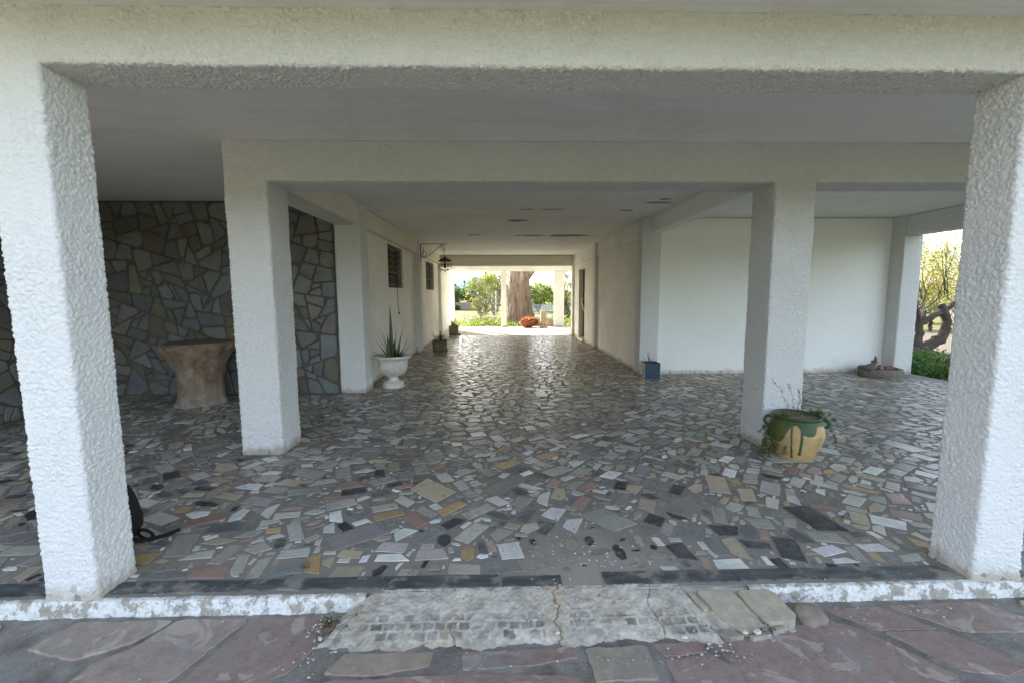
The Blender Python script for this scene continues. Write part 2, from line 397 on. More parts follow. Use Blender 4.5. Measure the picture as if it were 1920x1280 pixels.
# left passage wall with two window openings
def wall_x(name, xa, xb, y0, y1, z1, holes, mat):
    m = MB(); ys = y0
    for (h0, h1, za, zb) in holes:
        m.box(xa, xb, ys, h0, 0, z1); m.box(xa, xb, h0, h1, 0, za)
        if zb < z1: m.box(xa, xb, h0, h1, zb, z1)
        ys = h1
    m.box(xa, xb, ys, y1, 0, z1)
    o = m.build(name, mat, house); bm = bmesh.new(); bm.from_mesh(o.data)
    bmesh.ops.remove_doubles(bm, verts=bm.verts, dist=.0005); bm.to_mesh(o.data); bm.free(); return o
wall_x('wall', -2.32, -2.12, 6.832, 11.018, 2.452, [(8.48, 9.77, 1.58, 2.41)], M_CORR)
wall_x('wall', -2.32, -2.12, 11.362, 15.228, 2.452, [(12.75, 14.25, 1.58, 2.41)], M_CORR)
plain_box('wall', -2.32, -2.12, 15.552, 18.55, 0, 2.44, M_CORR, house, .004)
for y0, y1 in ((6.832, 11.018), (11.362, 15.228)):
    stucco_box('beam', -2.33, -2.035, y0, y1, 2.455, ZC-.003, .03, .005, M_CORB, house, 24, .01, y0)
plain_box('beam', -2.33, -2.04, 15.552, 19.298, 2.445, ZC-.003, M_CORR, house)
# right passage wall with the door opening
wall_x('wall', 2.56, 2.80, 8.082, 11.578, 2.42, [], M_CORR)
wall_x('wall', 2.56, 2.80, 11.882, 15.228, 2.42, [(13.36, 14.36, 0, 2.22)], M_CORR)
for y0, y1 in ((8.082, 11.578), (11.882, 15.228)):
    plain_box('beam', 2.53, 2.82, y0, y1, 2.423, ZC-.003, M_CORR, house, .004)
# end of the passage and terrace
stucco_box('beam', -2.028, 2.488, 15.23, 15.53, 2.402, ZC-.004, .03, .004, M_CORB, house, 24, .01, 81)
for a, b in ((-2.28, -2.02), (.036, .27), (2.37, 2.79)):
    stucco_box('pillar', a, b, 19.3, 19.58, -.1, ZB-.002, .03, .004, M_CORR, house, 24, .01, a)
stucco_box('beam', -5.9, 7.3, 19.30, 19.58, ZB, ZC-.004, .06, .004, M_CORR, house, 20, .01, 83)
# right hand white wall
plain_box('wall', 2.824, 6.98, 7.805, 8.0, 0, ZC-.011, M_SMOOTH, house, .003)
plain_box('wall', 7.05, 7.29, 7.872, 15.5, 0, ZC-.004, M_SMOOTH, house, .003)
plain_box('wall', 2.824, 7.04, 15.3, 15.5, 0, ZC-.004, M_SMOOTH, house, .003)
plain_box('wall', -5.88, -2.335, 15.3, 15.5, 0, ZC-.004, M_SMOOTH, house, .003)
# slab over everything: ceiling inside, balcony soffit in front
m = MB(); m.box(-5.95, 7.36, 2.03, 19.66, ZC, 3.02)
def blob(cx, cy, rx, ry, seed):
    rr = random.Random(seed); pts = []
    for k in range(18):
        t = 2*math.pi*k/18; q = .75+.4*rr.random(); pts.append((cx+rx*q*math.cos(t), cy+ry*q*math.sin(t), ZC-.0025))
    return pts[::-1]
for i, (cx, cy, rx, ry) in enumerate(((.30, 8.10, .16, .13), (.416, 7.04, .13, .04), (.82, 7.04, .18, .04), (2.02, 7.13, .11, .06), (-.57, 10.04, .16, .08),
        (.70, 10.14, .34, .13), (1.55, 10.15, .46, .20), (2.32, 6.29, .09, .06), (2.33, 6.52, .22, .06), (.50, 8.09, .04, .03), (-1.9, 7.1, .05, .02))):
    pts = blob(cx, cy, rx, ry, i); m.add(pts, [tuple(range(len(pts)))], 1)
m.build('ceiling', [M_CEIL, M_PATCH], house)
plain_box('balcony', -5.95, 7.36, 1.20, 2.022, 2.655, 2.93, M_CEIL, house, .004)
m = MB(); m.box(-5.9, 7.3, 2.3, 19.6, 3.022, 4.1)  # unseen upper storey, kept low to limit the shadow it casts
m.build('upper_wall', M_SMOOTH, house)
plain_box('parapet', -5.95, 7.36, 1.20, 1.33, 2.932, 3.85, M_SMOOTH, house, .004)

# windows
def window(y0, y1, z0, z1, x=-2.12):
    f = MB(); t = .035; xa, xb = x-.16, x-.11
    for (a, b, c, d) in ((y0, y1, z0, z0+t), (y0, y1, z1-t, z1), (y0, y0+t, z0+t, z1-t), (y1-t, y1, z0+t, z1-t), ((y0+y1)/2-t/2, (y0+y1)/2+t/2, z0+t, z1-t)):
        f.box(xa, xb, a+.001, b-.001, c+.001, d-.001)
    w = f.build('window', M_IRON, house)
    g = MB(); g.box(x-.15, x-.14, y0+.02, y1-.02, z0+.02, z1-.02); g.build('pane', M_DARK, w)
    gr = MB(); n = int(round((y1-y0)/.19)); r = .0075; xx = x-.05; H = z1-z0
    for k in range(n+1):
        yy = y0+.02+(y1-y0-.04)*k/n; gr.tube([(xx, yy, z0), (xx, yy, z1)], r, 6)
    for q in (.06, H-.06, H*.36): gr.tube([(xx, y0, z0+q), (xx, y1, z0+q)], r, 6)
    for k in range(n):      # scrolled bars between the uprights
        yc = y0+.02+(y1-y0-.04)*(k+.5)/n; hw = (y1-y0)/n*.42
        for s in (-1, 1):
            pts = [(xx, yc+s*hw*math.sin(math.pi*(j/24)*4), z0+H*.36+(H*.64-.06)*j/24) for j in range(25)]
            gr.tube(pts, r*.75, 5)
        pts = [(xx, yc+hw*.8*math.cos(2*math.pi*j/14), z0+.16+.07*math.sin(2*math.pi*j/14)) for j in range(15)]; gr.tube(pts, r*.75, 5)
    gr.build('grille', M_IRON_L, w)
    return w
M_IRON_L = simple('rusty_iron_bars', (.07, .06, .05), (.13, .08, .05), 25, .5, .2)
window(8.48, 9.77, 1.58, 2.41); window(12.75, 14.25, 1.58, 2.41)
# door
M_DOOR = simple('red_brown_door_wood', (.13, .035, .02), (.22, .08, .04), 6, .45, .2)
m = MB(); m.box(2.72, 2.765, 13.42, 14.31, .05, 2.17)
for za, zb in ((.15, .95), (1.1, 2.05)):
    m.box(2.705, 2.718, 13.55, 14.18, za, zb)
dr = m.build('door', M_DOOR, house)
m = MB()
for (a, b, c, d) in ((13.362, 13.418, .0, 2.217), (14.312, 14.358, .0, 2.217), (13.418, 14.312, 2.172, 2.217)): m.box(2.69, 2.78, a, b, c, d)
m.build('door_frame', M_DOOR, dr)
m = MB(); m.tube([(2.66, 13.52, .78), (2.62, 13.9, 1.0), (2.62, 14.22, 1.28)], .018, 8); m.tube([(2.705, 13.55, .8), (2.65, 13.53, .79)], .012, 6); m.tube([(2.705, 14.2, 1.27), (2.62, 14.2, 1.27)], .012, 6)
m.build('handle', simple('pale_metal', (.6, .6, .58), None, 9, .3, 0, metal=.7), dr)
m = MB(); m.box(2.50, 2.69, 13.365, 14.355, .002, .06); m.build('door_sill', M_WHITEPOT, dr)

# ------------------------------------------------------------------ polygon tools
def clip(poly, px, py, nx, ny):
    out = []; L = len(poly)
    for i in range(L):
        a, b = poly[i], poly[(i+1) % L]
        da = (a[0]-px)*nx+(a[1]-py)*ny; db = (b[0]-px)*nx+(b[1]-py)*ny
        if da <= 0: out.append(a)
        if (da < 0 < db) or (db < 0 < da):
            t = da/(da-db); out.append((a[0]+(b[0]-a[0])*t, a[1]+(b[1]-a[1])*t))
    return out
def inset(poly, d):
    L = len(poly); cx = sum(p[0] for p in poly)/L; cy = sum(p[1] for p in poly)/L
    x0 = min(p[0] for p in poly); x1 = max(p[0] for p in poly); y0 = min(p[1] for p in poly); y1 = max(p[1] for p in poly)
    out = list(poly)
    for i in range(L):
        a, b = poly[i], poly[(i+1) % L]; ex, ey = b[0]-a[0], b[1]-a[1]; l = math.hypot(ex, ey)
        if l < 1e-6: continue
        nx, ny = ey/l, -ex/l
        if (cx-a[0])*nx+(cy-a[1])*ny > 0: nx, ny = -nx, -ny
        out = clip(out, a[0]-nx*d, a[1]-ny*d, nx, ny)
        if len(out) < 3: return []
    return out
def area(p): return abs(sum(p[i][0]*p[(i+1) % len(p)][1]-p[(i+1) % len(p)][0]*p[i][1] for i in range(len(p))))/2
def voronoi(pts, x0, x1, y0, y1, sx=1, sy=1, wgt=None):
    A = np.array(pts); res = []
    wgt = wgt or [0]*len(pts)
    for i, (px, py) in enumerate(pts):
        poly = [(x0, y0), (x1, y0), (x1, y1), (x0, y1)]
        d = ((A[:, 0]-px)/sx)**2+((A[:, 1]-py)/sy)**2
        for j in np.argsort(d)[1:22]:
            qx, qy = pts[j]; nx, ny = (qx-px)/sx/sx, (qy-py)/sy/sy
            k = .5+(wgt[i]**2-wgt[j]**2)/(2*((px-qx)**2+(py-qy)**2)); k = min(.8, max(.2, k))
            poly = clip(poly, px+(qx-px)*k, py+(qy-py)*k, nx, ny)
            if len(poly) < 3: break
        if len(poly) >= 3: res.append(poly)
    return res
def chaikin(poly, k=.18):
    out = []; L = len(poly)
    for i in range(L):
        a, b = poly[i], poly[(i+1) % L]
        out.append((a[0]+(b[0]-a[0])*k, a[1]+(b[1]-a[1])*k)); out.append((b[0]+(a[0]-b[0])*k, b[1]+(a[1]-b[1])*k))
    return out
def ragged(poly, amp, rr, step=.06):
    out = []; L = len(poly)
    for i in range(L):
        a, b = poly[i], poly[(i+1) % L]; l = math.hypot(b[0]-a[0], b[1]-a[1]); n = max(1, int(l/step))
        for k in range(n):
            t = k/n; j = amp if k else amp*.4
            out.append((a[0]+(b[0]-a[0])*t+rr.uniform(-j, j), a[1]+(b[1]-a[1])*t+rr.uniform(-j, j)))
    return out
def dedupe(poly, e=.004):
    out = []
    for p in poly:
        if not out or math.hypot(p[0]-out[-1][0], p[1]-out[-1][1]) > e: out.append(p)
    while len(out) > 3 and math.hypot(out[0][0]-out[-1][0], out[0][1]-out[-1][1]) <= e: out.pop()
    return out
def ccw(p):
    s = sum(p[i][0]*p[(i+1) % len(p)][1]-p[(i+1) % len(p)][0]*p[i][1] for i in range(len(p)))
    return p if s > 0 else p[::-1]
def piece(mb, poly, h, ch, col, to3, ang, rr, tilt=0.0, base=-.004):
    """one stone: side, chamfer and top; to3 maps (u, v, w) to 3D"""
    poly = ccw(poly); L = len(poly); cx = sum(p[0] for p in poly)/L; cy = sum(p[1] for p in poly)/L
    tx, ty = rr.uniform(-tilt, tilt), rr.uniform(-tilt, tilt)
    ca, sa = math.cos(ang), math.sin(ang); ou, ov = rr.uniform(0, 40), rr.uniform(0, 40)
    vs = []; uvs = []
    for (w, k) in ((base, 0), (h-ch, 0), (h, ch)):
        for (x, y) in poly:
            d = math.hypot(x-cx, y-cy) or 1e-6; f = max(0, 1-k*1.3/d)
            X, Y = cx+(x-cx)*f, cy+(y-cy)*f
            vs.append(to3(X, Y, w+((X-cx)*tx+(Y-cy)*ty if w > base else 0)))
            uvs.append(((X-cx)*ca+(Y-cy)*sa+ou, -(X-cx)*sa+(Y-cy)*ca+ov))
    fs = []
    for r_ in (0, 1):
        for i in range(L):
            j = (i+1) % L; fs.append((r_*L+i, r_*L+j, (r_+1)*L+j, (r_+1)*L+i))
    fs.append(tuple(2*L+i for i in range(L)))
    mb.add(vs, fs, 0, col, uvs)

# ------------------------------------------------------------------ FLOOR of marble offcuts
rr = random.Random(5)
FX0, FX1, FY0, FY1, CS = -5.62, 7.36, 2.15, 15.7, .009
nx, ny = int((FX1-FX0)/CS), int((FY1-FY0)/CS)
occ = np.ones((nx, ny), bool)
def free_rect(x0, x1, y0, y1): occ[max(0, int((x0-FX0)/CS)):int((x1-FX0)/CS), max(0, int((y0-FY0)/CS)):int((y1-FY0)/CS)] = False
free_rect(-5.60, 7.34, 2.15, 6.42); free_rect(-2.12, 7.34, 6.42, 7.80); free_rect(-2.11, 2.55, 7.80, 15.58)
def block(x0, x1, y0, y1): occ[int((x0-FX0)/CS):int((x1-FX0)/CS), max(0, int((y0-FY0)/CS)):int((y1-FY0)/CS)] = True
for b_ in ((-2.2, -1.93, 2, 2.26), (2.36, 2.63, 2, 2.26), (-2.37, -2.0, 3.96, 4.33), (2.45, 2.82, 3.96, 4.33), (-2.38, -2.0, 6.4, 6.84), (2.48, 2.83, 7.77, 8.1), (6.97, 7.31, 7.54, 7.8), (-2.3, -1.97, 11, 11.4), (2.48, 2.8, 11.5, 11.9), (2.48, 2.8, 15.2, 15.6)): block(*b_)
chips = MB()
PAL = [((.58, .57, .54), 17), ((.72, .72, .70), 6), ((.46, .45, .42), 24), ((.34, .33, .31), 20), ((.22, .22, .215), 13), ((.10, .11, .125), 5),
       ((.42, .36, .27), 8), ((.40, .31, .20), .8), ((.30, .21, .18), 3), ((.26, .275, .26), 8)]
PALN = [((.64, .62, .58), 20), ((.90, .90, .88), 9), ((.45, .43, .39), 18), ((.28, .28, .27), 10), ((.15, .16, .175), 8), ((.045, .053, .07), 7),
       ((.52, .44, .33), 14), ((.52, .36, .19), 3.5), ((.40, .26, .22), 5), ((.24, .26, .25), 5)]
def pick(P, r_):
    t = r_.random()*sum(w for _, w in P)
    for c, w in P:
        t -= w
        if t <= 0: break
    k = r_.uniform(.82, 1.15); j = [r_.uniform(.96, 1.04) for _ in range(3)]
    return tuple(c[i]*k*j[i] for i in range(3))
def tryplace(cx, cy, poly, margin):
    L = len(poly); X = [p[0] for p in poly]; Y = [p[1] for p in poly]
    i0 = int((min(X)-margin-FX0)/CS); i1 = int((max(X)+margin-FX0)/CS)+2; j0 = int((min(Y)-margin-FY0)/CS); j1 = int((max(Y)+margin-FY0)/CS)+2
    if i0 < 0 or j0 < 0 or i1 > nx or j1 > ny: return False
    gx = (np.arange(i0, i1)+.5)*CS+FX0; gy = (np.arange(j0, j1)+.5)*CS+FY0
    mk = np.ones((i1-i0, j1-j0), bool)
    for i in range(L):
        a, b = poly[i], poly[(i+1) % L]; ex, ey = b[0]-a[0], b[1]-a[1]; l = math.hypot(ex, ey)+1e-9
        mk &= ((gx[:, None]-a[0])*ey-(gy[None, :]-a[1])*ex)/l < margin
    if (mk & occ[i0:i1, j0:j1]).any(): return False
    occ[i0:i1, j0:j1] |= mk; return True
def swirl(x, y):
    return 1.5*math.sin(x*.55+.9*math.sin(y*.5)+.4)+1.1*math.cos(y*.5-.35*x)
def shape(L_, W_, r_):
    t = r_.random()
    if t < .62:      # sawn offcut, near rectangle
        sk = r_.uniform(-.25, .25)*W_; tp = r_.uniform(.75, 1.0)
        q = [(-L_/2, -W_/2), (L_/2, -W_/2), (L_/2*tp+sk, W_/2), (-L_/2+sk, W_/2)]
    elif t < .78:
        n = r_.choice((4, 5, 5, 6)); a0 = r_.random()*6
        q = [(L_/2*math.cos(a0+2*math.pi*k/n+r_.uniform(-.3, .3))*r_.uniform(.85, 1.1), W_/2*math.sin(a0+2*math.pi*k/n+r_.uniform(-.3, .3))*r_.uniform(.85, 1.1)) for k in range(n)]
    else:
        q = [(-L_/2, -W_/2), (L_/2, -W_/2*r_.uniform(.3, 1)), (L_/2*r_.uniform(.2, 1), W_/2), (-L_/2*r_.uniform(.3, 1), W_/2*r_.uniform(.6, 1))]
    return q
def convex(poly):
    P = sorted(set(poly))
    def half(pts):
        h = []
        for p in pts:
            while len(h) >= 2 and (h[-1][0]-h[-2][0])*(p[1]-h[-2][1])-(h[-1][1]-h[-2][1])*(p[0]-h[-2][0]) <= 0: h.pop()
            h.append(p)
        return h
    a, b = half(P), half(P[::-1]); return a[:-1]+b[:-1]
to_floor = lambda x, y, w: (x, y, w)
# (tries per m2, length range, width range)
PASS = [(1.6, (.24, .36), (.15, .24)), (46, (.16, .26), (.075, .13)), (110, (.11, .17), (.055, .095)), (120, (.06, .10), (.03, .05)), (300, (.04, .07), (.02, .036)), (420, (.028, .05), (.018, .03))]
REG = [((-5.6, 7.34, 2.15, 6.42), 1, 6), ((-2.0, 7.0, 6.42, 7.8), 1, 5), ((-2.1, 2.55, 7.8, 13), 1, 4), ((-2.1, 2.55, 13, 15.58), .7, 4)]
# oriented pieces laid along a slowly turning direction; each try takes the biggest piece that still fits
def lay(cx, cy, lr, wr, scales, jit, small):
    near = cy < 3.5
    worn = math.hypot(cx-.5, (cy-2.3)*1.25) < .42
    if worn and (rr.random() < .90 or lr[0] > .12): return
    L_, W_ = rr.uniform(*lr), rr.uniform(*wr)
    a = swirl(cx, cy)*.55+(0 if rr.random() < .66 else 1.57)+rr.gauss(0, jit)
    if cy < 2.5: a = (1.57 if rr.random() < .6 else 0)+rr.gauss(.15*math.sin(cx*3), .16)
    ca, sa = math.cos(a), math.sin(a); sh = shape(L_, W_, rr)
    for sc in scales:
        q = convex([(cx+(x*ca-y*sa)*sc, cy+(x*sa+y*ca)*sc) for x, y in sh])
        if len(q) < 3: return
        if tryplace(cx, cy, q, rr.uniform(.003, .0055) if near else .0038):
            if small: P = [(c, w) for c, w in (PALN if near else PAL)]
            else: P = PALN if near or (cy < 4.4 and rr.random() < .4) else PAL
            col = pick(P, rr)
            if cy > 6.5: col = (col[0]*1.08, col[1]*1.0, col[2]*.86)  # warm light from the terrace painted into the passage stone colours
            if worn: col = rr.choice(((.055, .042, .035), (.09, .07, .06), (.5, .46, .40), (.3, .27, .23), (.4, .35, .28))); q = chaikin(q, .25)
            if near: q = dedupe(ragged(q, .006 if worn else .0025, rr, .02 if worn else .035), .005)
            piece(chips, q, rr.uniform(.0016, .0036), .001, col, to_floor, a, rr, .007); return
PASS = [(1.0, (.26, .36), (.14, .22), (1,), .3, 0), (330, (.15, .24), (.075, .13), (1, .85), .16, 0), (420, (.10, .16), (.05, .085), (1, .82), .25, 0),
        (500, (.065, .11), (.032, .055), (1, .8), .4, 1), (520, (.045, .075), (.02, .034), (1,), .5, 1), (600, (.025, .045), (.014, .024), (1,), 1, 1)]
for pi_, (dens, lr, wr, scs, jit, small) in enumerate(PASS):
    for (x0, x1, y0, y1), dk, mp_ in REG:
        if pi_ >= mp_+(1 if mp_ < 6 else 0): continue
        for _ in range(int(dens*dk*(x1-x0)*(y1-y0))):
            cx, cy = rr.uniform(x0, x1), rr.uniform(y0, y1)
            if pi_ >= 5 and cy > 4.0: continue
            i_, j_ = int((cx-FX0)/CS), int((cy-FY0)/CS)
            if 0 <= i_ < nx and 0 <= j_ < ny and occ[i_, j_]: continue
            lay(cx, cy, lr, wr, scs, jit, small)
fb = MB(); fb.box(-5.88, 7.36, 2.03, 15.58, -.1, 0)
porch = fb.build('porch_floor', M_GROUT); tag(porch, 'porch and passage floor of grey cement set with marble offcuts', kind='structure')
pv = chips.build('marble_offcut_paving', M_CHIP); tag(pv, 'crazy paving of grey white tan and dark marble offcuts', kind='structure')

tb = MB(); tb.box(-5.88, 7.36, 15.583, 19.62, -.1, .001)
tag(tb.build('terrace_floor', simple('pale_terrace_screed', (.60, .57, .50), (.48, .45, .39), 2.5, .92, .3, 60)), 'pale screeded terrace floor at the far end of the passage', kind='structure')
# dark marble edging strip, kerb and mortar lip
def strip_piece(xa, xb, ya, yb, h, mat, name, amp=.006, seed=1):
    r_ = random.Random(seed); n = max(3, int((xb-xa)/.035)); top = []; bot = []
    for k in range(n+1):
        x = xa+(xb-xa)*k/n; bot.append((x, ya+r_.uniform(-amp, amp))); top.append((x, yb+r_.uniform(-amp*.25, amp*.25)))
    return bot, top
def strip_mesh(name, parts, mat, label):
    mb = MB()
    for i, (xa, xb, ya, yb, z0, h, amp) in enumerate(parts):
        bot, top = strip_piece(xa, xb, ya, yb, h, mat, name, amp, i+3); n = len(bot)
        vs = [(x, y, z0) for x, y in bot]+[(x, y, z0) for x, y in top]+[(x, y, h) for x, y in bot]+[(x, y, h) for x, y in top]
        fs = []
        for k in range(n-1):
            fs += [(2*n+k, 2*n+k+1, 3*n+k+1, 3*n+k), (k, k+1, 2*n+k+1, 2*n+k), (n+k+1, n+k, 3*n+k, 3*n+k+1)]
        fs += [(n, 0, 2*n, 3*n), (n-1, 2*n-1, 4*n-1, 3*n-1)]
        mb.add(vs, fs)
    return tag(mb.build(name, mat), label, kind='structure')
strip_mesh('edging_strip', [(-5.6, -2.19, 2.05, 2.148, -.01, .006, .003), (-1.93, -1.30, 2.055, 2.146, -.01, .005, .005), (-1.295, -.62, 2.062, 2.146, -.01, .007, .008), (-.61, -.02, 2.05, 2.146, -.01, .006, .008),
    (0, .30, 2.058, 2.13, -.01, .005, .012), (.52, 1.2, 2.056, 2.146, -.01, .007, .006), (1.205, 1.9, 2.062, 2.147, -.01, .006, .01), (1.905, 2.37, 2.045, 2.147, -.01, .005, .004), (2.63, 7.3, 2.05, 2.148, -.01, .006, .003)],
    M_STRIP, 'dark marble edging strip along the front of the porch floor')
kb = None
def kerb_run(xa, xb, seed):
    n = int((xb-xa)/.012); ys = 9; X = np.linspace(xa, xb, n)
    prof = [(2.03, .0025), (2.012, .003), (2.0, 0), (1.996, -.012), (1.994, -.03), (1.993, -.05), (1.99, -.07), (1.985, -.10)]
    vs = []; 
    P = np.array([(x, p[0], p[1]) for x in X for p in prof]); nz = perlin(P*38+seed)*.006+perlin(P*9+seed)*.006
    P[:, 1] -= nz; P[:, 2] += nz*.3*(P[:, 2] > -.09)
    L = len(prof); fs = [(i*L+j, i*L+j+1, (i+1)*L+j+1, (i+1)*L+j) for i in range(n-1) for j in range(L-1)]
    return P.tolist(), fs
m = MB()
for a, b, s_ in ((-5.9, -.66, 1), (1.22, 7.3, 3)):
    v_, f_ = kerb_run(a, b, s_); m.add(v_, f_)
tag(m.build('kerb', M_KERB, None, True), 'low porch kerb with flaking white paint', kind='structure')

# ------------------------------------------------------------------ worn cement step
def step_mat():
    m, n, b = newmat('worn_step_cement'); v = objv(n)
    at = nd(n, 'ShaderNodeAttribute', attribute_name='col')
    br = nd(n, 'ShaderNodeTexBrick'); br.offset = 0; br.inputs['Scale'].default_value = 1; br.inputs['Brick Width'].default_value = .0085; br.inputs['Row Height'].default_value = .0085
    br.inputs['Mortar Size'].default_value = .0011; br.inputs['Mortar Smooth'].default_value = .6; n.links.new(v, br.inputs[0])
    mk = ramp(n, noise(n, v, 9, 4, .6), [(.42, 0.0), (.56, 1.0)])
    f = math_(n, 'MULTIPLY', br.outputs['Fac'], mk)
    c = mix(n, math_(n, 'MULTIPLY', f, .55), at.outputs[0], (.56, .54, .50))
    g = ramp(n, noise(n, v, 38, 6, .72), [(.42, 0.0), (.68, 1.0)])
    c = mix(n, math_(n, 'MULTIPLY', g, .55), c, (.5, .47, .42), 'MULTIPLY')
    n.links.new(c, b.inputs['Base Color']); b.inputs['Roughness'].default_value = .9
    p = bump(n, b, f, .4, .0015); bump(n, b, noise(n, v, 110, 5, .7), .6, .003, p); return m
M_STEP = step_mat()
nxs, nys = 520, 84
XS = np.linspace(0, 1, nxs); YS = np.linspace(0, 1, nys)
xx, yy = np.meshgrid(XS, YS, indexing='ij')
x_l = -.86+.16*yy; x_r = 1.40-.06*yy
X = x_l+(x_r-x_l)*xx; Y = 1.745+yy*(2.046-1.745)
P0 = np.stack([X.ravel(), Y.ravel(), np.zeros(X.size)], 1)
rag = perlin(P0*6+5)*.035+perlin(P0*19)*.014+perlin(P0*47)*.006
Yr = Y.ravel()+rag*(1-yy.ravel())
Xr = X.ravel()+rag*np.where((xx.ravel() < .04) | (xx.ravel() > .96), 1.2, 0)
t = yy.ravel(); edge = np.clip(np.minimum(xx.ravel(), 1-xx.ravel())/.035, 0, 1)
crackx = .25+.05*perlin(P0*np.array([0, 9, 0])+3)+.018*perlin(P0*np.array([0, 40, 0])+1)
crk = np.exp(-((Xr-crackx)/.004)**2)+.8*np.exp(-((Xr-(-.22+.06*perlin(P0*np.array([0, 8, 0])+8)))/.003)**2)*(Yr < 1.88)+.8*np.exp(-((Xr-(.72+.08*perlin(P0*np.array([0, 7, 0])+4)))/.003)**2)
crk = np.clip(crk, 0, 1)
prof = np.interp(t, [0, .06, .16, .32, .7, .93, 1], [-.095, -.072, -.058, -.042, -.014, -.002, .003])
Z = -.09+(prof+.09)*edge**.5 + perlin(P0*16)*.007+perlin(P0*60)*.0028-.008*crk - .012*(Xr > .955-.3*(Yr-1.8))
# stamped blocks
ang = .03; U = Xr*math.cos(ang)+Yr*math.sin(ang); V = Yr-.0*Xr
row = np.floor((V-1.79)/.042); fu = U/.058+.5*(row % 2)+.12*np.sin(row*3.1)+.35*perlin(P0*np.array([5, 9, 1])+2); cu = np.floor(fu)
hsh = np.abs(np.sin(cu*12.9898+row*78.233)*43758.5453) % 1
inb = ((fu-cu) > .14) & ((fu-cu) < .86+.1*hsh) & (((V-1.79)/.042-row) > .1) & (((V-1.79)/.042-row) < .86) & (V > 1.79+.01*perlin(P0*20)) & (V < 1.94) & (hsh > .12) & (Xr < .93-.3*(Yr-1.8)) & (Xr > -.74) & (perlin(P0*np.array([4.5, 9, 1])+12) > -.5) & ~((Xr > .19) & (Xr < .31))
fade = np.clip((1.955-V)/.09, 0, 1)*np.clip(.75+.9*perlin(P0*8+21), .35, 1)
Z = Z-.0022*inb*fade
base = np.array([.50, .46, .395]); C = np.ones((X.size, 3))*base
C *= (1+.30*perlin(P0*7+2)+.22*perlin(P0*24+6))[:, None]
C = np.where((inb & (fade > 0))[:, None], C*(1-.72*(fade*(.55+.45*hsh)))[:, None], C)
yel = np.clip(perlin(P0*np.array([6, 6, 1])+9)*1.6-.25, 0, 1)[:, None]; C = C*(1-yel*.6)+np.array([.42, .35, .23])*yel*.6
och = (np.exp(-(((Xr-.27-.05*perlin(P0*9))/(.03+.5*np.clip(Yr-1.86, 0, 1)))**2))*np.clip((Yr-1.86)/.12, 0, 1)*np.clip(.6+perlin(P0*17), 0, 1))[:, None]; C = C*(1-och*.7)+np.array([.48, .35, .23])*och*.7
lich = np.clip(perlin(P0*22+4)*2.2-.1, 0, 1)*np.clip((1.82-Yr)/.04, 0, 1); C = C*(1-lich[:, None]*.7)+np.array([.62, .59, .53])*lich[:, None]*.7
mos = np.clip(perlin(P0*30+8)*2-.2, 0, 1)*np.clip((1.82-Yr)/.03, 0, 1)*np.clip(.2-Xr, 0, 1); C = C*(1-mos[:, None])+np.array([.17, .17, .06])*mos[:, None]
C = C*(1-crk*.5)[:, None]
vi = np.arange(nxs*nys).reshape(nxs, nys)
q = np.stack([vi[:-1, :-1], vi[1:, :-1], vi[1:, 1:], vi[:-1, 1:]], -1).reshape(-1, 4)
me = bpy.data.meshes.new('doorstep'); me.from_pydata(np.stack([Xr, Yr, Z], 1).tolist(), [], q.tolist()); me.update()
ca_ = me.color_attributes.new('col', 'FLOAT_COLOR', 'POINT'); ca_.data.foreach_set('color', np.concatenate([C, np.ones((len(C), 1))], 1).astype('f').ravel())
step = put('doorstep', me, M_STEP, None, True); tag(step, 'worn grey cement step ramp with a stamped brick and mesh imprint', kind='structure')

# ------------------------------------------------------------------ outdoor paving and ground
gm = MB(); gm.add([(-4000, -4000, -.125), (4000, -4000, -.125), (4000, 5000, -.125), (-4000, 5000, -.125)], [(0, 1, 2, 3)])
def ground_mat():
    m, n, b = newmat('garden_ground'); v = objv(n)
    f = ramp(n, noise(n, v, .35, 7, .65), [(.35, 0.0), (.65, 1.0)])
    c = mix(n, f, (.08, .11, .03), (.20, .17, .10))
    g = ramp(n, noise(n, v, 6, 6, .7), [(.35, 0.0), (.7, 1.0)])
    c = mix(n, math_(n, 'MULTIPLY', g, .5), c, (.10, .12, .03))
    n.links.new(c, b.inputs['Base Color']); b.inputs['Roughness'].default_value = .95; b.inputs['Specular IOR Level'].default_value = .05
    bump(n, b, noise(n, v, 9, 6, .7), .7, .05); return m
tag(gm.build('ground', ground_mat()), 'garden ground of grass and dry earth', kind='structure')
m = MB(); m.box(-6.2, 8.2, -3.5, 2.028, -.2, -.072)
tag(m.build('path', M_JOINT), 'cement bed of the flagstone path in front of the porch', kind='structure')
flags = MB(); rr = random.Random(21)
FCOL = [((.40, .305, .27), 9), ((.36, .265, .24), 8), ((.44, .36, .295), 4), ((.34, .315, .29), 4), ((.33, .345, .35), 1.0), ((.41, .31, .275), 4)]
SH = lambda x, y: (x+.55*(y-1.5), y)
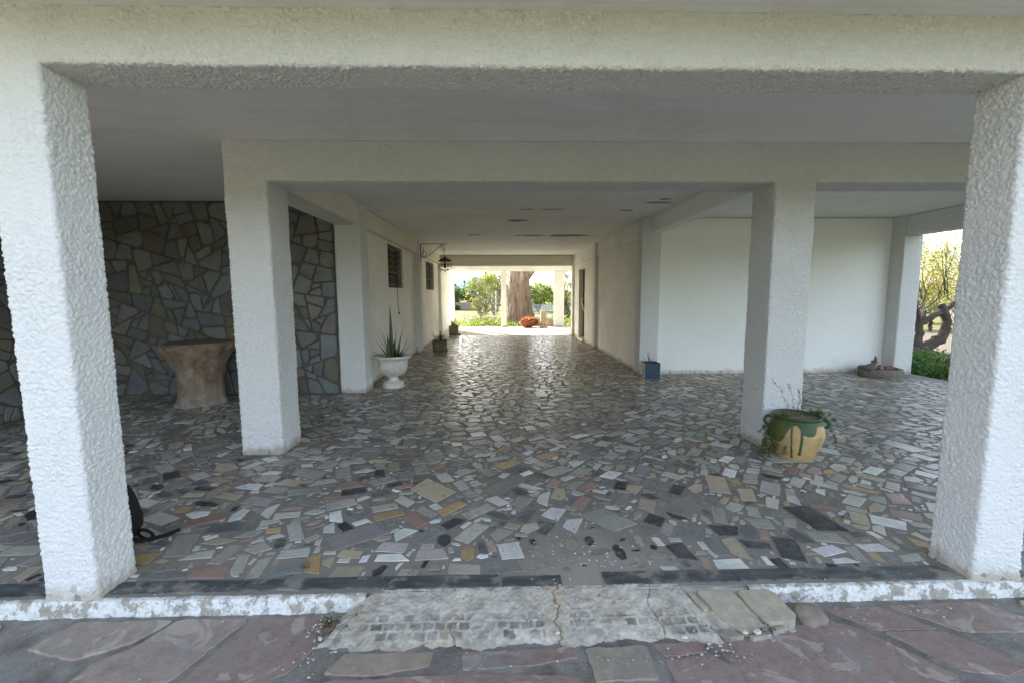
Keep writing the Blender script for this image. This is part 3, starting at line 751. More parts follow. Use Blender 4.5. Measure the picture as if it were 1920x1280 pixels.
# stones seen in the photo (rows between the step and the picture's lower edge), then the rest at random
hand = [
 [(-1.98,1.955),(-1.55,1.955),(-1.63,1.83),(-1.80,1.74),(-2.05,1.80)],
 [(-1.52,1.955),(-1.20,1.955),(-1.33,1.62),(-1.72,1.60),(-1.70,1.72),(-1.60,1.80)],
 [(-1.17,1.955),(-.77,1.95),(-.80,1.80),(-.87,1.66),(-1.02,1.56),(-1.30,1.56)],
 [(-.67,1.735),(-.30,1.735),(-.31,1.665),(-.52,1.625),(-.72,1.64)],
 [(-.17,1.73),(.30,1.742),(.31,1.69),(.12,1.655),(-.16,1.645)],
 [(.36,1.735),(.62,1.74),(.62,1.58),(.37,1.57)],
 [(.66,1.75),(.86,1.76),(.87,1.70),(.68,1.685)],
 [(.68,1.665),(.88,1.69),(.96,1.60),(.95,1.52),(.68,1.52)],
 [(.92,1.765),(1.52,1.86),(1.62,1.80),(1.80,1.56),(1.72,1.45),(1.02,1.45)],
 [(1.55,1.935),(1.83,1.945),(1.98,1.80),(1.70,1.80)],
 [(1.72,1.785),(1.99,1.785),(2.16,1.60),(2.02,1.55),(1.86,1.58)],
 [(1.88,1.95),(2.35,1.96),(2.52,1.76),(2.07,1.78)],
 [(-.70,1.60),(-.10,1.62),(.30,1.60),(.30,1.40),(-.75,1.40)],
]
for q_ in hand:
    q2 = dedupe(ragged(chaikin(q_, .04), .004, rr, .022), .006)
    cx = sum(p[0] for p in q_)/len(q_); cy = sum(p[1] for p in q_)/len(q_)
    q2 = [(cx+(x-cx)*1.02, cy+(y-cy)*1.03) for x, y in q2]
    col = pick(FCOL, rr)
    if q_[0] in ((.36,1.735),): col = (.40, .36, .28)
    if q_[0] in ((-1.98,1.955), (-1.52,1.955)): col = (.40, .335, .29)
    if q_[0] in ((.92,1.765), (1.55,1.935), (1.72,1.785)): col = (.36, .275, .25)
    piece(flags, q2, .012+rr.uniform(-.003, .004), .002, col, lambda x, y, w: (x, y, -.078+w), rr.random()*3, rr, .01)
hx = lambda x, y: any(min(p[0] for p in q_)-.12 < x < max(p[0] for p in q_)+.12 and min(p[1] for p in q_)-.05 < y < max(p[1] for p in q_)+.05 for q_ in hand)
pts = []
for i in range(-16, 24):
    for j in range(-12, 6):
        x = i*.37+rr.uniform(-.13, .13)+(.18 if j % 2 else 0); y = j*.31+rr.uniform(-.1, .1)+.25
        if -6 < x < 8 and -3.3 < y < 1.98: pts.append((x, y))
for poly in voronoi(pts, -6.1, 8.1, -3.4, 1.975):
    cx = sum(p[0] for p in poly)/len(poly); cy = sum(p[1] for p in poly)/len(poly)
    if -2.1 < cx < 2.45 and cy > 1.36: continue
    q_ = inset([p for p in poly], rr.uniform(.012, .022))
    if len(q_) < 3 or area(q_) < .01: continue
    if any(-2.08 < p[0] < 2.5 and p[1] > 1.42 for p in q_): q_ = [(p[0], min(p[1], 1.37)) if -2.12 < p[0] < 2.5 else p for p in q_]
    q_ = dedupe(ragged(chaikin(q_, .06), .005, rr, .025), .006)
    if len(q_) < 3: continue
    piece(flags, q_, .012+rr.uniform(-.003, .004), .002, pick(FCOL, rr), lambda x, y, w: (x, y, -.078+w), rr.random()*3, rr, .008)
tag(flags.build('flagstone_paving', M_FLAG), 'irregular purple and tan flagstones laid in front of the porch', kind='structure')
# beige slabs at the right end of the step
sl = MB(); rr = random.Random(3)
for q_, z_, tl in (([(.95,2.00),(1.13,1.995),(1.19,1.80),(1.08,1.775),(1.01,1.86)], .0, .25), ([(1.145,1.995),(1.33,1.985),(1.36,1.86),(1.34,1.83),(1.20,1.815)], .002, .22),
        ([(.96,1.79),(1.03,1.80),(1.07,1.765),(.99,1.755)], -.052, 0), ([(1.09,1.765),(1.19,1.79),(1.19,1.768),(1.10,1.75)], -.05, 0), ([(1.21,1.80),(1.28,1.82),(1.27,1.80),(1.21,1.785)], -.05, 0),
        ([(.905,1.99),(.935,1.99),(.97,1.90),(.945,1.90)], -.004, .2), ([(.955,1.88),(.985,1.885),(1.0,1.84),(.975,1.835)], -.02, .2)):
    q2 = dedupe(ragged(chaikin(q_, .1), .004, rr, .03), .005)
    cy = sum(p[1] for p in q_)/len(q_)
    f3 = (lambda z_, cy, tl: (lambda x, y, w: (x, y, z_+w-.018+(y-2.0)*tl if w > 0 else -.09)))(z_, cy, tl)
    piece(sl, q2, .018, .0018, (.50, .45, .35) if z_ > -.03 else (.44, .40, .34), f3, rr.random()*3, rr, 0)
tag(sl.build('step_stones', M_FLAG), 'cracked beige stones set at the right end of the step', kind='structure')
def rock(name, c, s, mat, seed, parent=None, sub=3, amp=.25, flat=1, smooth=True):
    bm = bmesh.new(); bmesh.ops.create_icosphere(bm, subdivisions=sub, radius=1); P = np.array([v.co[:] for v in bm.verts])
    d = perlin(P*1.3+seed)*amp+perlin(P*3.1+seed)*amp*.4
    for v, k in zip(bm.verts, d): v.co = Vector((c[0]+v.co.x*(1+k)*s[0], c[1]+v.co.y*(1+k)*s[1], c[2]+v.co.z*(1+k)*s[2]))
    me = bpy.data.meshes.new(name); bm.to_mesh(me); bm.free(); return put(name, me, mat, parent, smooth)
M_COB = simple('tan_cobble', (.30, .25, .18), (.20, .17, .14), 9, .7, .5, 40, .004)
tag(rock('cobblestone', (1.445, 1.885, -.068), (.075, .062, .05), M_COB, 5), 'rounded tan cobblestone wedged between step and white kerb', 'stone')
# pebbles and crumbs in the joints
pb = MB(); rr = random.Random(9)
def pebble(mb, x, y, z, s, col):
    n = 6; vs = []; a0 = rr.random()*6
    for (rk, zk) in ((.7, -.3), (1, .2), (.65, .75)):
        for k in range(n):
            t_ = a0+2*math.pi*k/n; q = rr.uniform(.8, 1.15)*rk*s; vs.append((x+q*math.cos(t_), y+q*math.sin(t_)*.8, z+zk*s*.7))
    fs = [tuple(n*2+k for k in range(n))]
    for r_ in (0, 1):
        for k in range(n): fs.append((r_*n+k, r_*n+(k+1) % n, (r_+1)*n+(k+1) % n, (r_+1)*n+k))
    mb.add(vs, fs, 0, col)
for (cx, cy, sx, sy, n, s0) in ((-.80, 1.72, .06, .05, 45, .004), (.93, 1.70, .05, .03, 40, .005), (.6, 1.66, .25, .01, 40, .004), (-.83, 1.86, .03, .05, 50, .005), (.97, 1.80, .2, .015, 30, .005), (.45, 2.25, .25, .12, 130, .005), (.5, 2.55, .25, .2, 90, .005), (.3, 1.8, 1.5, .15, 90, .0035), (1.9, 1.9, .3, .03, 50, .004), (.4, 2.9, .3, .3, 40, .005)):
    for _ in range(n):
        x, y = rr.gauss(cx, sx), rr.gauss(cy, sy)
        if y < 1.0: continue
        ins = (-.84 < x < .97 and 1.75 < y < 2.04)
        z = .003 if y > 2.01 else (-.09+(y-1.72)*.3 if ins else -.058)
        if ins: z = np.interp(y, [1.75, 1.79, 1.84, 1.95, 2.04], [-.075, -.055, -.04, -.016, .003])+.002
        pebble(pb, x, y, z, s0*rr.uniform(.4, 1.7), rr.choice(((.5, .48, .44), (.36, .33, .3), (.62, .6, .57), (.2, .19, .18), (.3, .24, .18))))
for (x, y, z, s_) in ((.245, 1.80, -.045, .014), (.80, 1.765, -.052, .016), (1.075, 1.775, -.045, .014), (1.13, 1.775, -.045, .02), (-.80, 1.80, -.05, .01)):
    pebble(pb, x, y, z, s_, (.68, .66, .63))
tag(pb.build('pebbles', stone_mat('pebble_stone', 0, .6, .3, .2)), 'small pale pebbles and mortar crumbs in the joints', 'pebbles', kind='stuff')

# ------------------------------------------------------------------ slate walls
WCOL = [((.19, .207, .212), 9), ((.15, .165, .175), 7), ((.215, .212, .198), 5), ((.20, .155, .095), .9), ((.155, .143, .12), 3)]
def slate_wall(u0, u1, v0, v1, to3, seed, name, label):
    """random straight breaks split the face into fitted angular slabs"""
    rr = random.Random(seed); out = []
    def split(poly, depth):
        A_ = area(poly)
        if A_ < rr.choice((.022, .05, .075, .11)): out.append(poly); return
        xs = [p[0] for p in poly]; ys = [p[1] for p in poly]; w, h = max(xs)-min(xs), max(ys)-min(ys)
        an = (0 if w > h else 1.57)+rr.uniform(-.55, .55); k = rr.uniform(.34, .66); l = rr.uniform(.34, .66)
        cx, cy = min(xs)+w*k, min(ys)+h*l; nx_, ny_ = math.cos(an), math.sin(an)
        a_, b_ = clip(poly, cx, cy, nx_, ny_), clip(poly, cx, cy, -nx_, -ny_)
        if len(a_) < 3 or len(b_) < 3 or min(area(a_), area(b_)) < .006: out.append(poly); return
        split(a_, depth+1); split(b_, depth+1)
    split([(u0+.004, v0+.01), (u1-.004, v0+.01), (u1-.004, v1-.02), (u0+.004, v1-.02)], 0)
    mb = MB()
    for poly in out:
        q = inset(poly, rr.uniform(.007, .015)); cx = sum(p[0] for p in poly)/len(poly); cy = sum(p[1] for p in poly)/len(poly)
        if len(q) < 3: continue
        r_ = area(q)**.5/2
        for _ in range(rr.choice((0, 1, 2, 3))):      # broken corners
            far = max(q, key=lambda p: math.hypot(p[0]-cx, p[1]-cy)*rr.uniform(.7, 1)); dx, dy = far[0]-cx, far[1]-cy; l = math.hypot(dx, dy)
            an = math.atan2(dy, dx)+rr.uniform(-.4, .4); h_ = max(r_*.85, l*rr.uniform(.72, .9)); q3 = clip(q, cx+math.cos(an)*h_, cy+math.sin(an)*h_, math.cos(an), math.sin(an))
            if len(q3) >= 3: q = q3
        q = dedupe(q, .015)
        if len(q) < 3 or area(q) < .0015: continue
        q = chaikin(q, rr.uniform(.04, .12)); q = dedupe(ragged(q, .005, rr, .045), .007)
        if len(q) < 3: continue
        piece(mb, q, rr.uniform(.010, .026), .005, pick(WCOL, rr), to3, rr.random()*3, rr, .05)
    o = mb.build(name, M_SLATE, house); o['label'] = label; return o
SY, SX = 6.44, -5.66
plain_box('wall', -5.85, -2.372, SY, SY+.2, 0, ZC-.004, M_MORTAR, house, 0)['label'] = 'mortared core wall behind the slate facing'
plain_box('wall', SX-.2, SX, 2.25, SY-.003, 0, ZC-.004, M_MORTAR, house, 0)['label'] = 'left side core wall behind the slate facing'
slate_wall(-5.63, -2.374, 0, ZC, lambda u, v, w: (u, SY-w, v), 31, 'stone_facing', 'dark slate crazy stone facing on the back wall of the porch')
slate_wall(2.26, 6.41, 0, ZC, lambda u, v, w: (SX+w, u, v), 32, 'stone_facing', 'dark slate crazy stone facing on the left side wall of the porch')
# ------------------------------------------------------------------ plants
def blade(mb, base, tip, w, col, bend=.1, n=6, thick=.3):
    base = Vector(base); tip = Vector(tip); d = tip-base; L = d.length
    side = d.cross(Vector((0, 0, 1))); side = side.normalized() if side.length > 1e-4 else Vector((1, 0, 0)); nrm = side.cross(d).normalized()
    vs = []
    for i in range(n+1):
        t_ = i/n; c = base+d*t_+Vector((0, 0, -1))*bend*L*(t_*t_-t_)*-1*1.0*(-1)
        ww = w*(1-t_**1.6)*(.75+.5*min(1, t_*4)*.5)+.0006
        vs += [c-side*ww, c-nrm*ww*thick, c+side*ww, c+nrm*ww*thick*.3]
    fs = []
    for i in range(n):
        for k in range(4): k2 = (k+1) % 4; fs.append((i*4+k, i*4+k2, (i+1)*4+k2, (i+1)*4+k))
    mb.add(vs, fs, 0, col)
def leafquads(mb, n, fn, size, cols, rr, flat=0, asp=.55):
    for _ in range(n):
        c = fn(rr)
        if c is None: continue
        s = size*rr.uniform(.6, 1.3)
        a = Vector((rr.gauss(0, 1), rr.gauss(0, 1), rr.gauss(0, 1)*(1-flat))); a.normalize()
        b = a.cross(Vector((rr.gauss(0, 1), rr.gauss(0, 1), rr.gauss(0, 1)))); b.normalize(); b *= asp
        c = Vector(c); col = rr.choice(cols); k = rr.uniform(.7, 1.3)
        mb.add([c-a*s, c+b*s*.8-a*s*.2, c+a*s, c-b*s*.8-a*s*.2], [(0, 1, 2, 3)], 0, (col[0]*k, col[1]*k, col[2]*k))
def ell(cx, cy, cz, rx, ry, rz, hollow=.25):
    def f(r_):
        while True:
            p = (r_.uniform(-1, 1), r_.uniform(-1, 1), r_.uniform(-1, 1)); l = p[0]**2+p[1]**2+p[2]**2
            if hollow < l < 1: return (cx+p[0]*rx, cy+p[1]*ry, cz+p[2]*rz)
    return f
def clusters(r_, box, n, rad, zpow=1):
    """clump centres inside an ellipsoid box"""
    cx, cy, cz, rx, ry, rz = box; out = []
    while len(out) < n:
        p = (r_.uniform(-1, 1), r_.uniform(-1, 1), r_.uniform(-1, 1)); l = sum(q*q for q in p)
        if .15 < l < 1: out.append((cx+p[0]*rx, cy+p[1]*ry, cz+p[2]*rz, rad*r_.uniform(.55, 1.3)))
    return out
def clumpfn(cl):
    def f(r_):
        c = r_.choice(cl); return (r_.gauss(c[0], c[3]*.5), r_.gauss(c[1], c[3]*.5), r_.gauss(c[2], c[3]*.42))
    return f
def limbs(mb, base, ends, r0, rr, n=7, wob=.08, nr=7):
    for e in ends:
        b = Vector(base); t_ = Vector(e); L = (t_-b).length; pts = []
        for i in range(n+1):
            k = i/n; p = b.lerp(t_, k)+Vector((rr.gauss(0, 1), rr.gauss(0, 1), rr.gauss(0, .6)))*wob*L*math.sin(math.pi*k)*.5; pts.append(p)
        mb.tube(pts, [r0*(1-.85*i/n) for i in range(n+1)], nr)

# --- urn with spiky plant
rr = random.Random(41)
urn = empty('urn_planter', (-1.70, 6.92, 0), 'white fluted pedestal urn with tall spiky aloe beside the left passage pillar', 'planter')
def fl(t_, z):
    return 1+(.022*math.cos(t_*34) if .18 < z < .44 else 0)
m = MB(); m.lathe([(.165, 0), (.168, .012), (.166, .04), (.158, .05), (.158, .072), (.15, .085), (.10, .10), (.078, .115), (.072, .15), (.082, .175), (.12, .19), (.175, .225), (.205, .27), (.222, .33), (.228, .40), (.235, .44), (.262, .455), (.285, .475), (.292, .495), (.288, .508), (.262, .508), (.245, .49), (.235, .46)], n=136, rfun=fl, closed=False)
m.build('urn', M_WHITEPOT, urn, True)
m = MB(); m.lathe([(.24, .462), (.12, .475), (.01, .48)], n=24, closed=False); m.build('soil', M_SOIL, urn, True)
m = MB()
tips = [(-.02, 0, 1.30, .022), (.06, .05, 1.02, .02), (.19, .0, .99, .018), (-.20, .0, .93, .02), (-.26, .05, .86, .018), (-.13, -.08, .88, .018), (.28, -.02, .83, .017), (.31, .03, .76, .016), (-.33, -.05, .56+.02, .018), (-.28, .02, .76, .016), (.15, .1, .9, .016), (.3, -.08, .68, .015), (-.05, -.1, .85, .02), (.08, -.12, .78, .02), (-.1, .1, .8, .018), (.1, .1, .7, .02), (.0, .12, .74, .018), (.2, -.15, .62, .016), (-.16, -.14, .66, .018), (.36, .06, .50, .012), (-.03, -.02, .9, .022), (.03, -.06, .7, .022)]
for (dx, dy, z, w) in tips:
    bx, by = dx*.35+rr.uniform(-.03, .03), dy*.3+rr.uniform(-.03, .03)
    g = rr.choice(((.07, .11, .035), (.10, .14, .05), (.05, .085, .03), (.13, .15, .07)))
    blade(m, (bx, by, .47), (dx, dy, z), w*1.5, g, .12*rr.uniform(-.4, 1))
m.build('plant', M_BLADE, urn, True)

# --- boxed planters down the passage
M_PL1 = simple('mossy_concrete', (.28, .23, .17), (.14, .12, .085), 14, .9, .7, 40, .01)
M_PL2 = simple('lichened_concrete', (.36, .34, .24), (.22, .20, .13), 14, .9, .7, 40, .01)
def box_planter(loc, w, h, mat, label, blades, cols, seed, bw=.014):
    rr = random.Random(seed); e = empty('box_planter', loc, label, 'planter')
    bm = bmesh.new(); bmesh.ops.create_cube(bm, size=1)
    for v in bm.verts:
        k = 1.0 if v.co.z > 0 else .93; v.co = Vector((v.co.x*w*k, v.co.y*w*k, h/2+v.co.z*h))
    top = max(bm.faces, key=lambda f: f.calc_center_median().z)
    bmesh.ops.inset_region(bm, faces=[top], thickness=.035); 
    for v in top.verts: v.co.z -= .05
    bmesh.ops.bevel(bm, geom=[ed for ed in bm.edges if not all(v in top.verts for v in ed.verts)], offset=.008, segments=2, affect='EDGES')
    bmesh.ops.subdivide_edges(bm, edges=bm.edges[:], cuts=3, use_grid_fill=True)
    P = np.array([v.co[:] for v in bm.verts]); d = perlin(P*12+seed)*.008
    for v, k in zip(bm.verts, d): v.co.x += k; v.co.y += k*.7
    me = bpy.data.meshes.new('pot'); bm.to_mesh(me); bm.free(); put('pot', me, mat, e, True)
    m = MB(); m.lathe([(w*.42, h-.045), (w*.2, h-.03), (.01, h-.025)], n=4 if False else 16, closed=False); m.build('soil', M_SOIL, e)
    m = MB()
    for k in range(blades):
        a = rr.uniform(0, 6.28); s = rr.uniform(.4, 1)*w*.85; zt = h+rr.uniform(.02, .26)
        blade(m, (math.cos(a)*.04, math.sin(a)*.04, h-.04), (math.cos(a)*s, math.sin(a)*s, zt), bw, rr.choice(cols), .25)
    m.build('plant', M_BLADE, e, True); return e
bp = box_planter((-1.57, 11.33, 0), .345, .29, M_PL1, 'dark mossy stone box planter with a scraggly agave halfway along the left passage wall', 16, ((.09, .07, .05), (.12, .10, .06), (.06, .07, .035)), 3)
rock('stone', (.16, -.12, .05), (.055, .05, .055), M_PL1, 9, bp)
bp2 = box_planter((-1.67, 15.72, 0), .33, .34, M_PL2, 'lichened greenish box planter with yellow plant at the sunlit end of the passage', 22, ((.30, .28, .08), (.38, .27, .08), (.18, .2, .06)), 5, .02)
plain_box('pot', -1.50+1.67, -1.50+1.67+.08, -.08, .1, 0, .06, M_PL2, bp2)
# blue planter
M_BLUE = simple('glossy_blue_glaze', (.012, .055, .11), (.03, .06, .085), 9, .22, .1, 30)
e = empty('blue_planter', (2.60, 7.50, 0), 'glossy dark blue square planter with dry twigs by the right passage pillar', 'planter')
m = MB(); w = .13; h = .27
bm = bmesh.new(); bmesh.ops.create_cube(bm, size=1)
for v in bm.verts: v.co = Vector((v.co.x*2*w, v.co.y*2*w, h/2+v.co.z*h))
top = max(bm.faces, key=lambda f: f.calc_center_median().z); bmesh.ops.inset_region(bm, faces=[top], thickness=.02)
for v in top.verts: v.co.z -= .03
bmesh.ops.bevel(bm, geom=bm.edges[:], offset=.004, segments=2, affect='EDGES')
me = bpy.data.meshes.new('pot'); bm.to_mesh(me); bm.free(); put('pot', me, M_BLUE, e)
m = MB(); m.box(-w+.02, w-.02, -w+.02, w-.02, h-.03, h-.022); m.build('soil', M_SOIL, e)
m = MB(); rr = random.Random(8)
for dx, z in ((-.17, .42), (-.09, .46), (-.03, .47), (.05, .40), (.15, .41), (.01, .36), (-.24, .31), (.10, .33), (-.05, .38)):
    blade(m, (dx*.3, rr.uniform(-.03, .03), h-.03), (dx, rr.uniform(-.08, .05), z), .0085, rr.choice(((.12, .06, .05), (.09, .07, .05), (.16, .09, .07))), .15)
m.build('plant', M_BLADE, e, True)

# --- green glazed jar with asparagus fern
def jar_mat():
    m, n, b = newmat('green_dripped_ochre_glaze'); v = objv(n)
    at = nd(n, 'ShaderNodeAttribute', attribute_name='col')
    g = ramp(n, noise(n, v, 14, 6, .65), [(.3, 0.0), (.75, 1.0)])
    c = mix(n, math_(n, 'MULTIPLY', g, .55), at.outputs[0], (.55, .50, .38), 'MULTIPLY')
    n.links.new(c, b.inputs['Base Color']); b.inputs['Roughness'].default_value = .55
    mp = nd(n, 'ShaderNodeMapping'); n.links.new(v, mp.inputs[0]); mp.inputs['Scale'].default_value = (4, 4, 90)
    bump(n, b, noise(n, mp.outputs[0], 1, 2), .3, .003); return m
M_JAR = jar_mat()
def jar_col(x, y, z):
    a = math.degrees(math.atan2(y, x)); p = perlin([[x*11, y*11, z*8]])[0]; p2 = perlin([[x*5+9, y*5, z*4]])[0]
    def ad(t): return abs((a-t+180) % 360-180)
    lim = .325+.03*p2
    lim -= .075*math.exp(-(ad(-78)/20)**4)+.17*math.exp(-(ad(-155)/36)**4)+.10*math.exp(-(ad(90)/60)**4)
    for t, w, zz in ((-112, 3.6, .02), (-92, 4.0, .06), (-170, 6, .03), (60, 5, .08), (120, 6, .02), (-20, 3, .24)):
        e_ = w*(.62+.25*p+.5*math.exp(-((z-zz-.015)/.02)**2)); lim = min(lim, zz) if ad(t) < e_ and z > zz+.012*(ad(t)/e_)**2 else lim
    k = min(1, max(0, (z-(lim+.015*p))/.012+.5)); oc = (.56-.12*p2, .385-.09*p2, .18-.05*p2)
    st_ = math.exp(-(ad(-50)/9)**2)*math.exp(-((z-.19)/.05)**2)*.6; oc = tuple(o*(1-st_)+g*st_ for o, g in zip(oc, (.26, .27, .09)))
    ol = math.exp(-(ad(-165)/45)**2)*(.5+.5*math.sin(z*9)); gr = tuple(g*(1-ol)+o*ol for g, o in zip((.045+.02*p, .085+.025*p, .035), (.15, .14, .03)))
    return tuple(max(0, o*(1-k)+g*k) for o, g in zip(oc, gr))
def dense_lathe(prof, n, rows, colf):
    L = [0]
    for i in range(1, len(prof)): L.append(L[-1]+math.hypot(prof[i][0]-prof[i-1][0], prof[i][1]-prof[i-1][1]))
    T = np.linspace(0, L[-1], rows); rs = np.interp(T, L, [p[0] for p in prof]); zs_ = np.interp(T, L, [p[1] for p in prof])
    for _ in range(2): rs[1:-1] = (rs[:-2]+2*rs[1:-1]+rs[2:])/4; zs_[1:-1] = (zs_[:-2]+2*zs_[1:-1]+zs_[2:])/4
    mb = MB(); mb.hascol = True
    for r_, z in zip(rs, zs_):
        for k in range(n):
            t_ = 2*math.pi*k/n; p = (r_*math.cos(t_), r_*math.sin(t_), z); mb.v.append(p); mb.c.append(colf(*p)); mb.uv.append((0, 0))
    for i in range(rows-1):
        for k in range(n): k2 = (k+1) % n; mb.f.append([i*n+k, i*n+k2, (i+1)*n+k2, (i+1)*n+k]); mb.m.append(0)
    return mb
jar = empty('glazed_jar', (2.615, 3.735, 0), 'green and ochre glazed jar with wispy fern at the foot of the right inner pillar', 'planter', rz=R(-20))
m = MB(); m.lathe([(.125, 0), (.14, .006), (.158, .05), (.188, .12), (.212, .19), (.219, .235), (.212, .28), (.196, .32), (.18, .345), (.178, .358), (.188, .366), (.193, .378), (.187, .388), (.172, .386), (.165, .37), (.16, .34)], n=72, closed=False)
m = dense_lathe([(.125, 0), (.14, .006), (.158, .05), (.188, .12), (.212, .19), (.219, .235), (.212, .28), (.196, .32), (.18, .345), (.178, .358), (.188, .366), (.193, .378), (.187, .388), (.172, .386), (.165, .37), (.16, .34)], 240, 150, jar_col)
m.build('jar', M_JAR, jar, True)
m = MB()
for s in (-1, 1):
    pts = []
    for j in range(13):
        a = -1.2+2.9*j/12; pts.append((s*(.205+.045*math.cos(a)), 0, .318+.042*math.sin(a)))
    hh = MB(); hh.tube(pts, .0125, 10, 0, (.022, .075, .04)); hh.build('handle', M_JAR, jar, True)
m = MB(); m.lathe([(.168, .366), (.1, .372), (.01, .374)], n=24, closed=False); m.build('soil', simple('dry_mulch', (.20, .15, .10), (.34, .28, .2), 60, .95, 1.0, 90, .02), jar, True)
m = MB(); rr = random.Random(77)
def frond(mb, base, tip, lift, dens, spread, cols, rr, stem=.0016):
    ls = .42 if tip[2] > .45 else 1; dens = dens*2 if ls < 1 else dens
    b, t_ = Vector(base), Vector(tip); pts = []
    for i in range(13):
        k = i/12; pts.append(b.lerp(t_, k)+Vector((0, 0, lift*math.sin(math.pi*k)))+Vector((rr.gauss(0, .006), rr.gauss(0, .006), rr.gauss(0, .004))))
    mb.tube(pts, [stem*(1-.6*i/12) for i in range(13)], 4, col=(.10, .13, .04))
    for _ in range(dens):
        k = rr.uniform(.15, 1); i = min(11, int(k*12)); p = pts[i].lerp(pts[i+1], k*12-i)
        d = Vector((rr.gauss(0, 1), rr.gauss(0, 1), rr.gauss(0, .7))).normalized(); L = spread*rr.uniform(.3, 1)*(1.1-k*.6)
        q = p+d*L; mb.tube([p, q], [.0006, .0003], 3, col=(.12, .16, .05), cap=False)
        for _ in range(9):
            c = p.lerp(q, rr.uniform(.2, 1.0)); dd = Vector((rr.gauss(0, 1), rr.gauss(0, 1), rr.gauss(0, 1))).normalized()
            s = rr.uniform(.010, .024)*ls; e_ = dd.cross(d).normalized()*.0022*ls if dd.cross(d).length > .01 else Vector((.002, 0, 0))
            co = rr.choice(cols); mb.add([c-e_, c+e_, c+dd*s], [(0, 1, 2)], 0, co)
GF = ((.06, .10, .02), (.09, .14, .03), (.045, .075, .02), (.13, .17, .05))
rz = R(20)
def loc2(x, y, z):    # world offset to jar space
    c, s = math.cos(rz), math.sin(rz); return (x*c-y*s, x*s+y*c, z)
for (tx, ty, tz, li, de, sp) in ((-.30, -.02, .10, .10, 60, .06), (-.26, -.05, .02, .12, 80, .07), (-.22, -.08, .05, .10, 80, .07), (-.34, .0, .03, .13, 60, .06), (-.18, -.12, .06, .08, 60, .06), (-.28, .06, .2, .08, 50, .06), (-.12, -.14, .14, .07, 70, .05), (-.30, .03, .015, .12, 110, .07), (-.24, .0, .02, .1, 110, .075), (-.33, -.06, .015, .12, 90, .06), (-.2, -.04, .10, .1, 90, .06), (-.27, .04, .12, .1, 80, .06),
        (.04, .05, .60, .02, 34, .045), (-.06, .05, .66, .02, 18, .04), (-.22, .05, .70, .05, 26, .035), (.10, .02, .52, .02, 26, .04), (.32, .0, .22, .12, 36, .05), (.40, .02, .10, .16, 40, .05), (.36, -.06, .28, .10, 30, .05), (.28, .05, .33, .06, 20, .04), (-.24, -.02, .26, .05, 50, .05)):
    frond(m, loc2(tx*.15, ty*.15, .35), loc2(tx, ty, tz), li, de, sp, GF, rr)
m.build('plant', M_BLADE, jar)

# --- tree stump table
def stump_mat():
    m, n, b = newmat('weathered_stump_wood'); v = objv(n); z = sepz(n, v)[2]
    mp = nd(n, 'ShaderNodeMapping'); n.links.new(v, mp.inputs[0]); mp.inputs['Scale'].default_value = (6, 6, 3.6)
    f = noise(n, mp.outputs[0], 1, 7, .65, .5)
    c = mix(n, ramp(n, f, [(.33, 0.0), (.66, 1.0)]), (.13, .09, .065), (.36, .26, .17))
    g = ramp(n, math_(n, 'ADD', z, math_(n, 'MULTIPLY', noise(n, v, 5, 5, .7), .35)), [(.22, 1.0), (.40, 0.0)])
    c = mix(n, math_(n, 'MULTIPLY', g, .85), c, (.29, .265, .225))
    w_ = ramp(n, noise(n, v, 4, 5, .65, .5), [(.50, 0.0), (.62, 1.0)]); c = mix(n, math_(n, 'MULTIPLY', w_, .7), c, (.17, .15, .125))
    s = ramp(n, noise(n, v, 22, 3, .6), [(.62, 0.0), (.68, 1.0)]); c = mix(n, math_(n, 'MULTIPLY', s, .5), c, (.10, .05, .04))
    n.links.new(c, b.inputs['Base Color']); b.inputs['Roughness'].default_value = .85
    p = bump(n, b, f, .8, .03); bump(n, b, noise(n, v, 45, 5, .7), .8, .01, p); return m
st = empty('stump_table', (-4.07, 5.98, 0), 'brown tree stump table flaring at the top in front of the dark slate wall', 'table')
def srf(t_, z):
    k = 1+.05*math.sin(3*t_+.6)+.03*math.sin(7*t_+z*6)+.015*math.sin(13*t_)
    lf = math.exp(-((math.atan2(math.sin(t_-3.35), math.cos(t_-3.35)))/.5)**2)
    k += lf*(.16*math.exp(-((z-.56)/.09)**2)-.06*math.exp(-((z-.34)/.12)**2)+.16*math.exp(-(z/.07)**2))
    rg = math.exp(-((math.atan2(math.sin(t_-.1), math.cos(t_-.1)))/.6)**2); k += rg*(.10*max(0, (z-.5)/.3)-.03)
    return k
m = MB(); zs = [0, .02, .06, .12, .2, .3, .4, .48, .55, .62, .68, .73, .77, .80]
rad = [.292, .288, .276, .268, .265, .267, .277, .291, .307, .328, .355, .382, .398, .405]
Z2 = np.linspace(0, .8, 60); prof = [(float(np.interp(z, zs, rad)), float(z)) for z in Z2]
m.lathe(prof, n=120, rfun=srf, closed=False)
P = np.array(m.v); dn = perlin(P*7)*.05+perlin(P*22)*.022; m.v = [(x*(1+k), y*(1+k), z) for (x, y, z), k in zip(m.v, dn)]
m.build('stump', stump_mat(), st, True)
m = MB(); m.lathe([(.405, .795), (.415, .80), (.418, .822), (.405, .832), (.25, .834), (.01, .835)], n=96, rfun=lambda t_, z: srf(t_, .8), closed=False)
m.build('tabletop', simple('dark_worn_wood', (.13, .10, .075), (.22, .18, .14), 9, .6, .4, 40), st, True)

